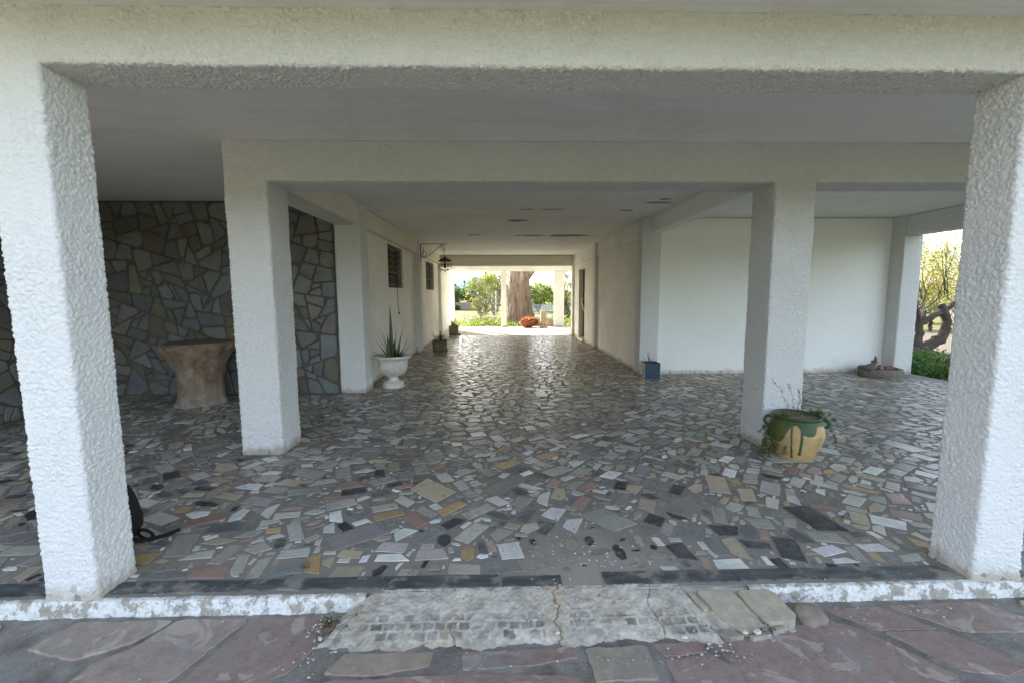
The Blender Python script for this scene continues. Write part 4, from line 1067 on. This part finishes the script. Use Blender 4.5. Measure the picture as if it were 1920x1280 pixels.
# --- backpack behind the front left pillar
M_CLOTH = simple('black_nylon', (.006, .006, .007), (.010, .010, .011), 30, .75, .3, 200, .002)
bp = empty('backpack', (-2.315, 2.50, 0), 'black backpack with a small yellow mark leaning behind the front left pillar', 'backpack')
bm = bmesh.new(); bmesh.ops.create_uvsphere(bm, u_segments=40, v_segments=28, radius=1)
for v in bm.verts:
    x, y, z = v.co; f = lambda a, e_: math.copysign(abs(a)**e_, a); x, y, z = f(x, .62), f(y, .7), f(z, .62)
    zz = (z+1)/2; tw = 1-.42*zz**2.2
    v.co = Vector((x*.185*tw, y*.125*tw*(1-.15*zz), zz*.42))
P = np.array([v.co[:] for v in bm.verts]); d_ = perlin(P*14)*.01
for v, k in zip(bm.verts, d_): v.co += Vector((k, k, 0))*(1 if v.co.z > .02 else 0)
me = bpy.data.meshes.new('bag'); bm.to_mesh(me); bm.free(); put('bag', me, M_CLOTH, bp, True)
bm = bmesh.new(); bmesh.ops.create_uvsphere(bm, u_segments=28, v_segments=18, radius=1)
for v in bm.verts:
    f = lambda a, e_: math.copysign(abs(a)**e_, a); v.co = Vector((f(v.co.x, .6)*.13, -.11+f(v.co.y, .7)*.045, .16+f(v.co.z, .6)*.12))
me = bpy.data.meshes.new('pocket'); bm.to_mesh(me); bm.free(); put('pocket', me, M_CLOTH, bp, True)
def ribbon(mb, pts, w, th=.003, up_=(0, 0, 1)):
    pts = [Vector(p) for p in pts]; vs = []; U = Vector(up_)
    for i, p in enumerate(pts):
        d = (pts[min(i+1, len(pts)-1)]-pts[max(i-1, 0)]).normalized(); s = d.cross(U); s = s.normalized() if s.length > .05 else Vector((0, 1, 0)); n_ = s.cross(d)
        for a, b in ((-1, -1), (1, -1), (1, 1), (-1, 1)): vs.append(p+s*w/2*a+n_*th/2*b)
    fs = [(0, 3, 2, 1), tuple(len(vs)-4+k for k in range(4))]
    for i in range(len(pts)-1):
        for k in range(4): k2 = (k+1) % 4; fs.append((i*4+k, i*4+k2, (i+1)*4+k2, (i+1)*4+k))
    mb.add(vs, fs)
m = MB(); ribbon(m, [(.17+.05*(1-math.cos(a))*.8, .02-.02*math.sin(a), .03+.04*math.sin(a)+.02) for a in [j*math.pi*2/18 for j in range(19)]], .022, .004, (0, 1, .2)); m.build('strap', M_CLOTH, bp)
m = MB(); ribbon(m, [(.15, -.03, .05), (.20, -.01, .03), (.24, .02, .022), (.29, .06, .020), (.345, .11, .03)], .026, .007, (0, -.5, 1)); m.build('strap', M_CLOTH, bp)
m = MB(); ribbon(m, [(-.05, .03, .39), (-.04, .03, .44), (.0, .03, .46), (.04, .03, .44), (.05, .03, .39)], .02, .004, (0, 1, 0)); m.build('handle', M_CLOTH, bp)
m = MB()
for zz, k in ((.30, .80), (.12, .99)):
    m = MB(); pts = []
    for j in range(25):
        a = -2.6+4.1*j/24; f = lambda q, e_: math.copysign(abs(q)**e_, q); tw = 1-.42*(zz/.42)**2.2; rzz = (1-abs(zz/.42*2-1)**(2/.62))**.31 if 0 else 1
        hz = (1-min(1, abs(zz/.42*2-1))**(1/.62)**1)**.5; pts.append((f(math.cos(a), .62)*.187*tw*hz**.62, f(math.sin(a), .7)*.127*tw*(1-.15*zz/.42)*hz**.7, zz))
    m.tube(pts, .004, 5); m.build('zip', M_CLOTH, bp)
m = MB()
ribbon(m, [(.135, -.098, .232), (.150, -.088, .222), (.153, -.086, .195)], .008, .003, (0, 1, 0)); ribbon(m, [(.142, -.096, .215), (.147, -.092, .185)], .007, .003, (0, 1, 0))
m.build('badge', simple('yellow_print', (.55, .38, .03), None, 9, .6, 0), bp)

# --- stone ring with rocks by the right outer pillar
M_ROCK = simple('rough_grey_rock', (.14, .125, .10), (.26, .23, .19), 18, .95, .9, 45, .02)
e = empty('stone_trough', (6.63, 7.42, 0), 'low oval trough of rough grey stones and rocks beside the right outer pillar', 'stone trough')
m = MB(); n = 44
vs = []; 
for (rk, z) in ((1.0, 0), (1.04, .05), (1.02, .11), (.95, .145), (.80, .14), (.74, .09)):
    for k in range(n): t_ = 2*math.pi*k/n; vs.append((.345*rk*math.cos(t_), .25*rk*math.sin(t_), z))
P = np.array(vs); d_ = perlin(P*18)*.03+perlin(P*45)*.014
vs = [(x*(1+k*2.0), y*(1+k*2.0), z+(k*.7 if z > .02 else 0)) for (x, y, z), k in zip(vs, d_)]
fs = [(r_*n+k, r_*n+(k+1) % n, (r_+1)*n+(k+1) % n, (r_+1)*n+k) for r_ in range(5) for k in range(n)]
fs.append(tuple(5*n+k for k in range(n))); m.add(vs, fs); m.build('basin', M_ROCK, e, True)
rr = random.Random(4)
for (x, y, z, s) in ((-.25, -.08, .17, .09), (-.15, .03, .17, .07), (-.1, -.1, .16, .055), (-.12, -.0, .25, .05), (0, .02, .16, .05), (.05, -.06, .15, .04), (-.28, .06, .15, .06)):
    rock('rock', (x, y, z), (s, s*.8, s*.75), M_ROCK, x*9, e, 3, .5)
rock('rock', (-.115, -.02, .29), (.028, .025, .06), M_ROCK, 3, e, 3, .4)
m = MB(); m.lathe([(.06, 0), (.075, .05), (.08, .055), (.07, .06), (.065, .03)], c=(.16, .02, .11), n=20, closed=False); m.build('saucer', simple('terracotta', (.38, .13, .07), None, 9, .8), e, True)

# --- lantern on scrolled bracket
ln = empty('wall_lantern', (-1.985, 11.18, 2.25), 'black wrought iron lantern hanging from a scrolled bracket on the left passage pillar', 'lantern')
z0 = -2.25
m = MB(); r = .010
m.tube([(0.012, 0, 2.70+z0), (0.012, 0, 2.27+z0)], r, 6); m.tube([(0, 0, 2.69+z0), (.66, 0, 2.69+z0)], r, 6)
def spiral(cx, cz, r0, r1, a0, a1, n=22): return [(cx+(r0+(r1-r0)*i/n)*math.cos(a0+(a1-a0)*i/n), 0, cz+(r0+(r1-r0)*i/n)*math.sin(a0+(a1-a0)*i/n)) for i in range(n+1)]
m.tube(spiral(.085, 2.435+z0, .02, .085, 1.0, 1.0+2.35*math.pi), r*.8, 6)
m.tube([(.04, 0, 2.362+z0), (.12, 0, 2.352+z0), (.20, 0, 2.40+z0), (.33, 0, 2.50+z0), (.45, 0, 2.60+z0), (.54, 0, 2.672+z0)], r*.8, 6)
m.tube(spiral(.575, 2.61+z0, .018, .072, -1.5, -1.5+2.2*math.pi), r*.8, 6)
m.tube([(.085, 0, 2.62+z0), (.085, 0, 2.43+z0)], r*.5, 5)
m.build('bracket', M_IRON, ln)
m = MB(); m.tube([(.60, 0, 2.60+z0), (.605, 0, 2.395+z0)], .004, 5); m.tube([(.545, 0, 2.56+z0), (.58, 0, 2.42+z0)], .003, 5); m.build('chain', M_IRON, ln)
m = MB(); c0 = (.605, 0, z0); m.lathe([(.166, 2.262), (.168, 2.272), (.15, 2.29), (.09, 2.33), (.045, 2.352), (.022, 2.37), (.02, 2.392), (.006, 2.40)], c=c0, n=6); m.build('roof', M_IRON, ln)
m = MB()
for k in range(6):
    t_ = 2*math.pi*k/6; cc, ss = math.cos(t_), math.sin(t_)
    m.tube([(.605+.15*cc, .15*ss, 2.265+z0), (.605+.165*cc, .165*ss, 2.19+z0), (.605+.16*cc, .16*ss, 2.10+z0), (.605+.12*cc, .12*ss, 2.055+z0), (.605+.03*cc, .03*ss, 2.035+z0)], .005, 5)
for (rk, z) in ((.163, 2.19), (.163, 2.13), (.12, 2.055)):
    m.tube([(.605+rk*math.cos(2*math.pi*k/24), rk*math.sin(2*math.pi*k/24), z+z0) for k in range(25)], .0045, 5)
m.lathe([(.004, 1.99), (.014, 2.005), (.008, 2.03), (.03, 2.04)], c=c0, n=10)
m.build('cage', M_IRON, ln)
m = MB(); m.lathe([(.02, 2.26), (.022, 2.2), (.035, 2.17), (.037, 2.13), (.02, 2.09), (.004, 2.08)], c=c0, n=14); m.build('bulb', simple('dusty_glass_bulb', (.05, .045, .04), None, 9, .2, 0), ln, True)
# --- blind cord
c = empty('blind_cord', (-2.112, 9.2, 1.6), 'thin brown cord with a small knob hanging below the nearer barred window', 'cord')
m = MB(); m.tube([(0, -.06, 0), (.004, -.05, -.2), (.004, -.01, -.4), (.006, .02, -.52)], .005, 6); m.build('string', simple('brown_cord', (.16, .12, .08), None, 9, .8, 0), c)
m = MB(); m.lathe([(.004, .03), (.014, .015), (.016, -.01), (.006, -.02)], c=(.008, .02, -.54), n=10); m.build('knob', simple('brown_knob', (.12, .06, .04), None, 9, .5, 0), c, True)
# --- stake by the left wall
m = MB(); m.tube([(0, 0, 0), (.0, .01, .18)], .008, 6); m.tube([(-.10, -.2, .012), (.0, 0, .012)], .008, 6)
tag(m.build('iron_rod', M_IRON, None, False, (-2.05, 10.75, 0)), 'short black iron rod standing at the foot of the left passage wall', 'rod')
# ------------------------------------------------------------------ GARDEN behind the terrace
YG = ((.20, .27, .03), (.14, .22, .025), (.27, .29, .045), (.10, .17, .02))
DG = ((.035, .075, .02), (.05, .10, .025), (.08, .13, .03))
GY = ((.24, .24, .05), (.15, .19, .035), (.29, .26, .045), (.20, .175, .10))
# big old tree
big = empty('old_tree', (1.0, 22.2, -.12), 'massive old tree with peeling pale brown bark behind the terrace', 'tree')
m = MB()
def tr_rf(t_, z):
    return 1+.06*math.sin(5*t_+.4+z*.5)+.045*math.sin(9*t_+1.1-z*.8)+.03*math.sin(17*t_+z*1.3)+(.16*math.sin(4*t_+2)+.1)*math.exp(-z/.35)
prof = [(.70, 0), (.66, .15), (.62, .35), (.58, .7), (.53, 1.2), (.50, 1.7), (.47, 2.3), (.455, 2.9), (.45, 3.6), (.44, 5), (.40, 7)]
Z2 = np.linspace(0, 7, 130); pr = [(float(np.interp(z, [p[1] for p in prof], [p[0] for p in prof])), float(z)) for z in Z2]
m.lathe(pr, n=96, rfun=tr_rf, closed=False)
P = np.array(m.v); dn = perlin(P*np.array([5, 5, 1.2]))*.16+perlin(P*np.array([13, 13, 2.2]))*.09
ln_ = np.hypot(P[:, 0], P[:, 1])[:, None]; P[:, :2] += P[:, :2]/ln_*dn[:, None]*.6; P[:, 0] += -.02*P[:, 2]
m.v = [tuple(p) for p in P]
limbs(m, (.2, 0, 2.3), [(1.6, .3, 4.2)], .24, random.Random(3), 7, .05, 14); limbs(m, (.0, 0, 6.6), [(-1.6, .5, 9.5), (1.2, -.4, 9.8)], .25, random.Random(5), 7, .05, 10)
m.build('trunk', M_BARK, big, True)
rr = random.Random(6); m = MB(); cl = clusters(rr, (0, 0, 9.5, 4.5, 4, 2.6), 60, .9); leafquads(m, 7000, clumpfn(cl), .10, DG, rr); m.build('crown', M_LEAF, big)

def tree(name, loc, label, cat, box, ncl, rad, nleaf, size, cols, seed, trunk_r=.09, trunk_m=None, group=None, base=None, nl=9, cone=None):
    rr = random.Random(seed); e = empty(name, loc, label, cat, group); cl = clusters(rr, box, ncl, rad)
    m = MB(); ends = [c_[:3] for c_ in cl[:nl]]
    limbs(m, base or (0, 0, 0), ends, trunk_r, rr, 7, .12, 6); m.build('trunk', trunk_m or M_BARKG, e, True)
    m = MB(); leafquads(m, nleaf, clumpfn(cl), size, cols, rr); m.build('crown', M_LEAF, e); return e
# tangled yellow-green bush in the middle
tree('citrus_tree', (-1.05, 27.2, -.12), 'scraggly yellow green tree with bare grey twigs left of the old trunk', 'tree', (0, 0, 1.75, 1.05, .9, 1.25), 60, .30, 3600, .055, GY+YG, 51, .035, M_BARKG, nl=46)
rr = random.Random(12); m = MB()
tree('citrus_tree', (-.35, 31, -.12), 'taller pale green tree rising behind the scraggly one', 'tree', (0, 0, 2.7, 1.0, .9, 1.1), 40, .34, 2600, .07, YG+GY, 52, .06, nl=20)
GH = 'dark citrus trees beyond the lawn'
tree('citrus_tree', (-4.9, 46, -.12), 'dark green rounded citrus tree at the far left behind the low garden wall', 'tree', (0, 0, 1.6, 1.5, 1.2, .95), 40, .5, 3000, .11, DG+YG[3:], 53, .09, group=GH)
tree('citrus_tree', (-3.0, 47, -.12), 'dark green citrus tree beyond the scraggly yellow green one', 'tree', (0, 0, 1.5, 1.5, 1.2, 1.0), 40, .5, 2600, .11, DG+YG[3:], 54, .09, group=GH)
tree('citrus_tree', (3.4, 40, -.12), 'bright yellow green citrus tree behind the blue grey fence', 'tree', (0, 0, 1.55, 1.3, 1.0, 1.0), 50, .4, 3600, .085, YG+DG[2:], 55, .09)
tree('citrus_tree', (5.2, 41, -.12), 'yellow green citrus tree half hidden by the right terrace pillar', 'tree', (0, 0, 1.5, 1.2, 1.0, .95), 40, .4, 2600, .085, YG+DG[1:], 56, .09)
tree('citrus_tree', (.6, 42, -.12), 'dark green citrus tree glimpsed beside the old trunk', 'tree', (0, 0, 1.4, 1.6, 1.0, .95), 40, .45, 2600, .1, DG, 57, .09)
tree('bare_tree', (4.6, 52, -.12), 'thin leafless tree rising above the citrus tree on the right', 'tree', (0, 0, 3.5, 1.6, 1, 1.5), 60, .3, 500, .05, ((.2, .17, .13), (.25, .24, .14)), 58, .05, M_BARKG, nl=55)
tree('shrub', (3.35, 22.5, -.12), 'tall shrub with mottled leaves in the gap right of the terrace', 'shrub', (0, 0, 1.5, .45, .4, 1.4), 26, .22, 1500, .05, DG+GY, 59, .05, M_BARKD, nl=14)
e = tree('shrub', (-4.7, 43.8, -.12), 'low round dark bush in front of the pale garden wall', 'shrub', (0, 0, .15, .85, .5, .32), 20, .25, 1500, .08, DG, 60, .03)
# palms far away
def palm(x, y, h, label, seed, s=1.0):
    rr = random.Random(seed); e = empty('palm_tree', (x, y, -.12), label, 'palm tree', 'distant palms on the skyline')
    m = MB(); m.tube([(0, 0, 0), (.05, 0, h*.5), (0, 0, h)], [.16, .12, .12], 7); m.build('trunk', M_BARKD, e)
    m = MB()
    for k in range(34):
        a = rr.uniform(0, 6.28); L = rr.uniform(.9, 1.4)*s; el = rr.uniform(-.6, 1.2)
        blade(m, (0, 0, h), (math.cos(a)*L*math.cos(el), math.sin(a)*L*math.cos(el), h+L*math.sin(el)*.8), .09, rr.choice(DG), -.3)
    m.build('crown', M_LEAF, e)
palm(-12.0, 150, 5.6, 'leftmost small distant palm on the skyline', 1, 1.2); palm(-8.6, 150, 6.3, 'tallest distant palm, in front of the haze blue hill', 2, 1.3); palm(-5.2, 150, 6.0, 'distant palm nearest to the yellow green tree', 3, 1.2)
# hill, distance haze painted into its blue grey colour
m = MB(); n = 60; vs = []
for i in range(n+1):
    for j in range(14):
        x = -500+i*14; y = 2400+j*30; k = (x+165)/150
        h = (92*math.exp(-k*k)+60*math.exp(-((x+20)/110)**2)+22*math.exp(-((x+330)/60)**2))*math.exp(-((j-7)/5)**2)-3
        vs.append((x, y, h+6*math.sin(x*.05+j)))
m.add(vs, [(i*14+j, (i+1)*14+j, (i+1)*14+j+1, i*14+j+1) for i in range(n) for j in range(13)])
tag(m.build('hills', simple('haze_blue_hill', (.20, .27, .33), (.26, .32, .36), .02, .95, 0), None, True), 'far hill painted in haze blue above the citrus trees', kind='structure')
# garden wall, fence, road
g = plain_box('garden_wall', -9, -2.2, 45.0, 45.2, -.1, .62, simple('dry_stone_tan', (.42, .36, .27), (.30, .26, .2), 3, .9), None, .01)
tag(g, 'low pale tan garden wall behind the dark round bush', 'wall')
fe = empty('road_fence', (3.3, 33, -.12), 'low blue grey slatted metal fence behind the stone post', 'fence')
M_FEN = simple('blue_grey_metal', (.26, .30, .36), (.2, .23, .28), 5, .5, 0)
m = MB(); m.box(-2.4, 3.5, -.02, .02, .70, .76); m.box(-2.4, 3.5, -.02, .02, .34, .38); m.box(-2.4, 3.5, -.02, .02, .08, .14); m.build('rail', M_FEN, fe)
m = MB()
for k in range(50): m.box(-2.38+k*.12, -2.31+k*.12, -.035, -.021, .35, .75)
m.build('slat', M_FEN, fe)['kind'] = 'stuff'
for k in range(4): m = MB(); m.box(-2.4+k*1.95, -2.33+k*1.95, .022, .08, 0, .78); m.build('post', M_FEN, fe)
m = MB(); m.add([(-1.5, 30.5, -.119), (9, 30.5, -.119), (9, 32.6, -.119), (-1.5, 32.6, -.119)], [(0, 1, 2, 3)])
tag(m.build('road', simple('pale_road', (.24, .24, .24), (.2, .2, .2), 2, .9, .2)), 'pale road strip in front of the fence', kind='structure')
m = MB(); m.add([(-12, 24.5, -.121), (-1.9, 24.5, -.121), (-1.6, 44, -.121), (-12, 44, -.121)], [(0, 1, 2, 3)])
tag(m.build('lawn', simple('dry_lawn', (.10, .10, .03), (.16, .125, .06), 1.5, .95, .4, 8, .05)), 'dry yellowish lawn left of the scraggly tree', kind='structure')
# support stake with wire
m = MB(); m.tube([(0, 0, 0), (.02, 0, 1.75)], .035, 8); m.tube([(.02, 0, 1.6), (.42, .1, 1.05)], .012, 6)
tag(m.build('garden_stake', simple('whitewashed_wood', (.6, .6, .55), None, 9, .8, 0), None, False, (-.27, 25, -.12)), 'thin whitewashed stake with a stay wire just left of the middle terrace pillar', 'stake')
# ground cover by the terrace
rr = random.Random(15); m = MB()
def cover(x0, x1, y0, y1, zh):
    def f(r_):
        x, y = r_.uniform(x0, x1), r_.uniform(y0, y1)
        h = zh*(.35+.65*abs(math.sin(x*2.3+1)*math.cos(y*1.7+x)))
        return (x, y, -.12+abs(r_.gauss(0, .5))*h)
    return f
leafquads(m, 9000, cover(-4, -.0, 19.75, 23, .42), .045, YG, rr, .3)
leafquads(m, 2500, cover(.0, .8, 19.75, 21.2, .28), .04, YG, rr, .3)
leafquads(m, 1600, cover(1.5, 4.5, 23, 26, .5), .05, YG+DG, rr, .3)
leafquads(m, 2500, cover(-.9, .1, 20.4, 23, .9), .045, YG+GY, rr, .3)
leafquads(m, 2500, cover(2.6, 4.4, 19.8, 22, .5), .05, YG+GY, rr, .3)
tag(m.build('ground_cover', M_LEAF), 'bright yellow green clover growing along the terrace edge', 'ground cover', kind='stuff')
# dry brushwood heap of twigs in the cover
rr = random.Random(16); m = MB()
for _ in range(140):
    x, y = rr.gauss(-.9, .45), rr.uniform(21, 22.5); a = rr.uniform(0, 3.14); L = rr.uniform(.15, .4)
    m.tube([(x, y, rr.uniform(0, .25)), (x+math.cos(a)*L, y+.1, rr.uniform(.1, .5))], .006, 4)
tag(m.build('brushwood', M_BARKG), 'loose grey dry twigs lying in the clover left of the middle terrace pillar', 'twigs', kind='stuff')

# rust orange dried plant ball
rb = empty('dried_basket', (1.24, 19.06, 0), 'rust orange basket heaped with curled dried leaves on the sunny terrace', 'basket')
M_RUST = simple('rust_wicker', (.36, .11, .035), (.24, .07, .025), 14, .85, .7, 40, .01)
m = MB(); m.lathe([(.12, .0), (.22, .03), (.33, .12), (.385, .22), (.40, .30), (.38, .30), (.30, .14), (.12, .05)], n=40, closed=False, rfun=lambda t_, z: 1+.04*math.sin(t_*9)); bk = m.build('basket', M_RUST, rb, True)
bk.rotation_euler = (0, R(-8), 0)
rr = random.Random(2); m = MB(); leafquads(m, 1100, ell(0, 0, .26, .42, .36, .20, .2), .055, ((.42, .13, .04), (.30, .08, .03), (.55, .22, .08), (.22, .05, .02)), rr)
leafquads(m, 120, ell(.40, 0, .14, .16, .15, .10, 0), .04, ((.42, .2, .1), (.55, .35, .2)), rr); m.build('leaves', M_LEAF, rb)
# stone post with footing
M_LIME = simple('pale_limestone', (.50, .42, .30), (.38, .31, .22), 8, .9, .6, 40, .01)
sp = empty('stone_post', (1.86, 19.0, 0), 'square pale limestone post standing by the right end of the terrace', 'post')
stucco_box('shaft', -.115, .115, -.11, .11, .112, .74, .03, .008, M_LIME, sp, 12, .02, 4); stucco_box('footing', -.16, .16, -.15, .15, 0, .11, .03, .008, M_LIME, sp, 12, .02, 6)
tag(rock('boulder', (2.22, 19.75, .06), (.22, .16, .20), simple('pinkish_rock', (.45, .30, .22), (.34, .24, .18), 8, .9, .6), 3), 'pinkish rounded boulder between the stone post and the right terrace pillar', 'boulder')

# ------------------------------------------------------------------ GARDEN on the right
gt = empty('gnarled_tree', (10.0, 10.5, -.12), 'dark gnarled leaning tree seen right of the outer pillar', 'tree')
m = MB(); off = Vector((10.0, 10.5, -.12))
def T(pts, rads, n=10):
    P = [Vector((x, y, z))-off for x, y, z in pts]
    Q = []; RR_ = []
    for i in range(len(P)-1):
        for k in range(4):
            t_ = k/4; Q.append(P[i].lerp(P[i+1], t_)); RR_.append(rads[i]+(rads[i+1]-rads[i])*t_)
    Q.append(P[-1]); RR_.append(rads[-1]); Q = [q+Vector((rr.gauss(0, .012), rr.gauss(0, .012), rr.gauss(0, .01))) for q in Q]
    m.tube(Q, [r_*rr.uniform(.88, 1.12) for r_ in RR_], n)
rr = random.Random(19)
T([(9.9, 10.5, -.2), (10.16, 10.5, -.02), (10.5, 10.5, .13), (10.82, 10.5, .30), (10.96, 10.5, .55), (10.93, 10.5, .80), (10.8, 10.5, 1.0), (10.74, 10.5, 1.16)], [.19, .16, .13, .12, .105, .10, .10, .085])
T([(10.12, 10.5, -.1), (10.2, 10.5, .15), (10.28, 10.5, .45), (10.25, 10.5, .72), (10.15, 10.45, .95)], [.13, .10, .085, .08, .05])
T([(10.2, 10.5, .68), (10.42, 10.5, .76), (10.72, 10.5, .95), (11.05, 10.5, 1.12), (11.5, 10.5, 1.36), (12.2, 10.6, 1.9)], [.07, .075, .07, .065, .06, .035])
T([(10.28, 10.5, .70), (10.36, 10.5, .88), (10.42, 10.5, 1.0)], [.045, .03, .015]); T([(10.5, 10.5, .8), (10.5, 10.45, .6), (10.46, 10.4, .5)], [.03, .045, .02])
T([(10.15, 10.45, .9), (10.0, 10.4, 1.3), (9.7, 10.3, 1.9)], [.05, .035, .02])
for _ in range(22):
    b = Vector((rr.uniform(10.0, 11.4), 10.5, rr.uniform(.95, 1.5))); t_ = b+Vector((rr.uniform(-.8, .8), rr.uniform(-.5, .5), rr.uniform(.2, 1.6)))
    k = b.lerp(t_, .5)+Vector((rr.gauss(0, .12), 0, rr.gauss(0, .12))); m.tube([b-off, k-off, t_-off], [.011, .007, .003], 5)
m.build('trunk', M_BARKD, gt, True)
m = MB()
for _ in range(150):
    b = Vector((rr.uniform(9.8, 11.9), rr.uniform(10.1, 10.9), rr.uniform(1.3, 3.4))); p = b; pts = [p-off]
    d = Vector((rr.gauss(0, 1), rr.gauss(0, .5), rr.gauss(.2, .7))).normalized()
    for k in range(4): d = (d+Vector((rr.gauss(0, .35), rr.gauss(0, .3), rr.gauss(0, .3)))).normalized(); p = p+d*.13; pts.append(p-off)
    m.tube(pts, [.006, .005, .004, .003, .002], 4)
m.build('twigs', M_BARKG, gt)
YL = ((.55, .44, .03), (.42, .38, .05), (.30, .32, .07), (.20, .24, .06))
rr = random.Random(22); m = MB(); leafquads(m, 900, ell(10.8-10, 0, 2.3, 1.2, .8, 1.1, 0), .028, YL+((.14, .17, .04),), rr); m.build('crown', M_LEAF, gt)
GM = 'yellow blossoming trees beyond the gnarled tree'
tree('mimosa_tree', (17.6, 18.2, -.12), 'brightest yellow blossoming tree behind the gnarled branches', 'tree', (0, 0, 2.35, 1.5, 1.2, 1.3), 60, .42, 5200, .05, YL, 61, .05, group=GM, nl=22)
tree('mimosa_tree', (20.9, 19.5, -.12), 'yellow green flowering tree at the right edge behind the gnarled tree', 'tree', (0, 0, 2.3, 1.7, 1.2, 1.5), 60, .42, 4500, .055, YL+GY, 62, .05, group=GM, nl=22)
tree('mimosa_tree', (15.6, 19.4, -.12), 'paler flowering tree just right of the outer pillar', 'tree', (0, 0, 2.5, 1.3, 1.2, 1.4), 60, .38, 3600, .05, GY+YL[2:], 63, .05, group=GM, nl=30)
tree('bare_tree', (20, 24, -.12), 'leafless tree with fine twigs against the sky on the right', 'tree', (0, 0, 4.0, 2.6, 1.5, 2.0), 90, .3, 900, .05, GY, 64, .05, M_BARKG, nl=85)
tree('shrub', (24, 30, -.12), 'yellow green shrub across the far field on the right', 'shrub', (0, 0, .7, 3.0, 1, .8), 30, .5, 2600, .10, YG+YL[3:], 65, .04)
tree('shrub', (32, 33, -.12), 'wide green shrub at the far right of the field', 'shrub', (0, 0, .8, 4.0, 1, .9), 30, .6, 2600, .12, YG+DG[2:], 66, .04)
m = MB(); m.add([(8.6, 8.2, -.119), (22, 10.5, -.119), (24, 18.5, -.119), (9.5, 18.0, -.119)], [(0, 1, 2, 3)])
tag(m.build('gravel', simple('pale_gravel', (.19, .165, .13), (.11, .10, .08), 18, .95, .9, 30, .03)), 'pale gravel yard right of the house', kind='structure')
# leafy green clump by the right edge of the porch
rr = random.Random(23); m = MB()
cl = [(rr.uniform(7.55, 9.0), rr.uniform(7.3, 9.0), rr.uniform(-.05, .16), .2) for _ in range(46)]
leafquads(m, 6500, clumpfn(cl), .032, ((.05, .13, .02), (.035, .09, .015), (.08, .18, .03), (.12, .2, .04)), rr, .3, .8)
tag(m.build('ivy_clump', M_LEAF), 'low dark green leafy clump growing beside the right outer pillar', 'ground cover', kind='stuff')

# small weeds in the front joints
rr = random.Random(33); m = MB()
for (cx, cy, cz, n, s, hh) in ((-.80, 1.90, -.07, 120, .008, .03), (-.47, 2.16, 0, 40, .006, .02), (-1.05, 2.24, 0, 50, .006, .02), (1.17, 1.785, -.055, 60, .006, .02), (2.18, 1.50, -.06, 60, .009, .03), (-.79, 1.83, -.07, 60, .006, .02)):
    leafquads(m, n, (lambda cx, cy, cz, hh: (lambda r_: (r_.gauss(cx, .02), r_.gauss(cy, .014), cz+abs(r_.gauss(0, hh)))))(cx, cy, cz, hh), s, ((.07, .10, .03), (.12, .10, .05), (.16, .10, .05), (.05, .08, .02)), rr)
tag(m.build('weeds', M_BLADE), 'tiny weeds and moss sprouting in the paving joints', 'weeds', kind='stuff')
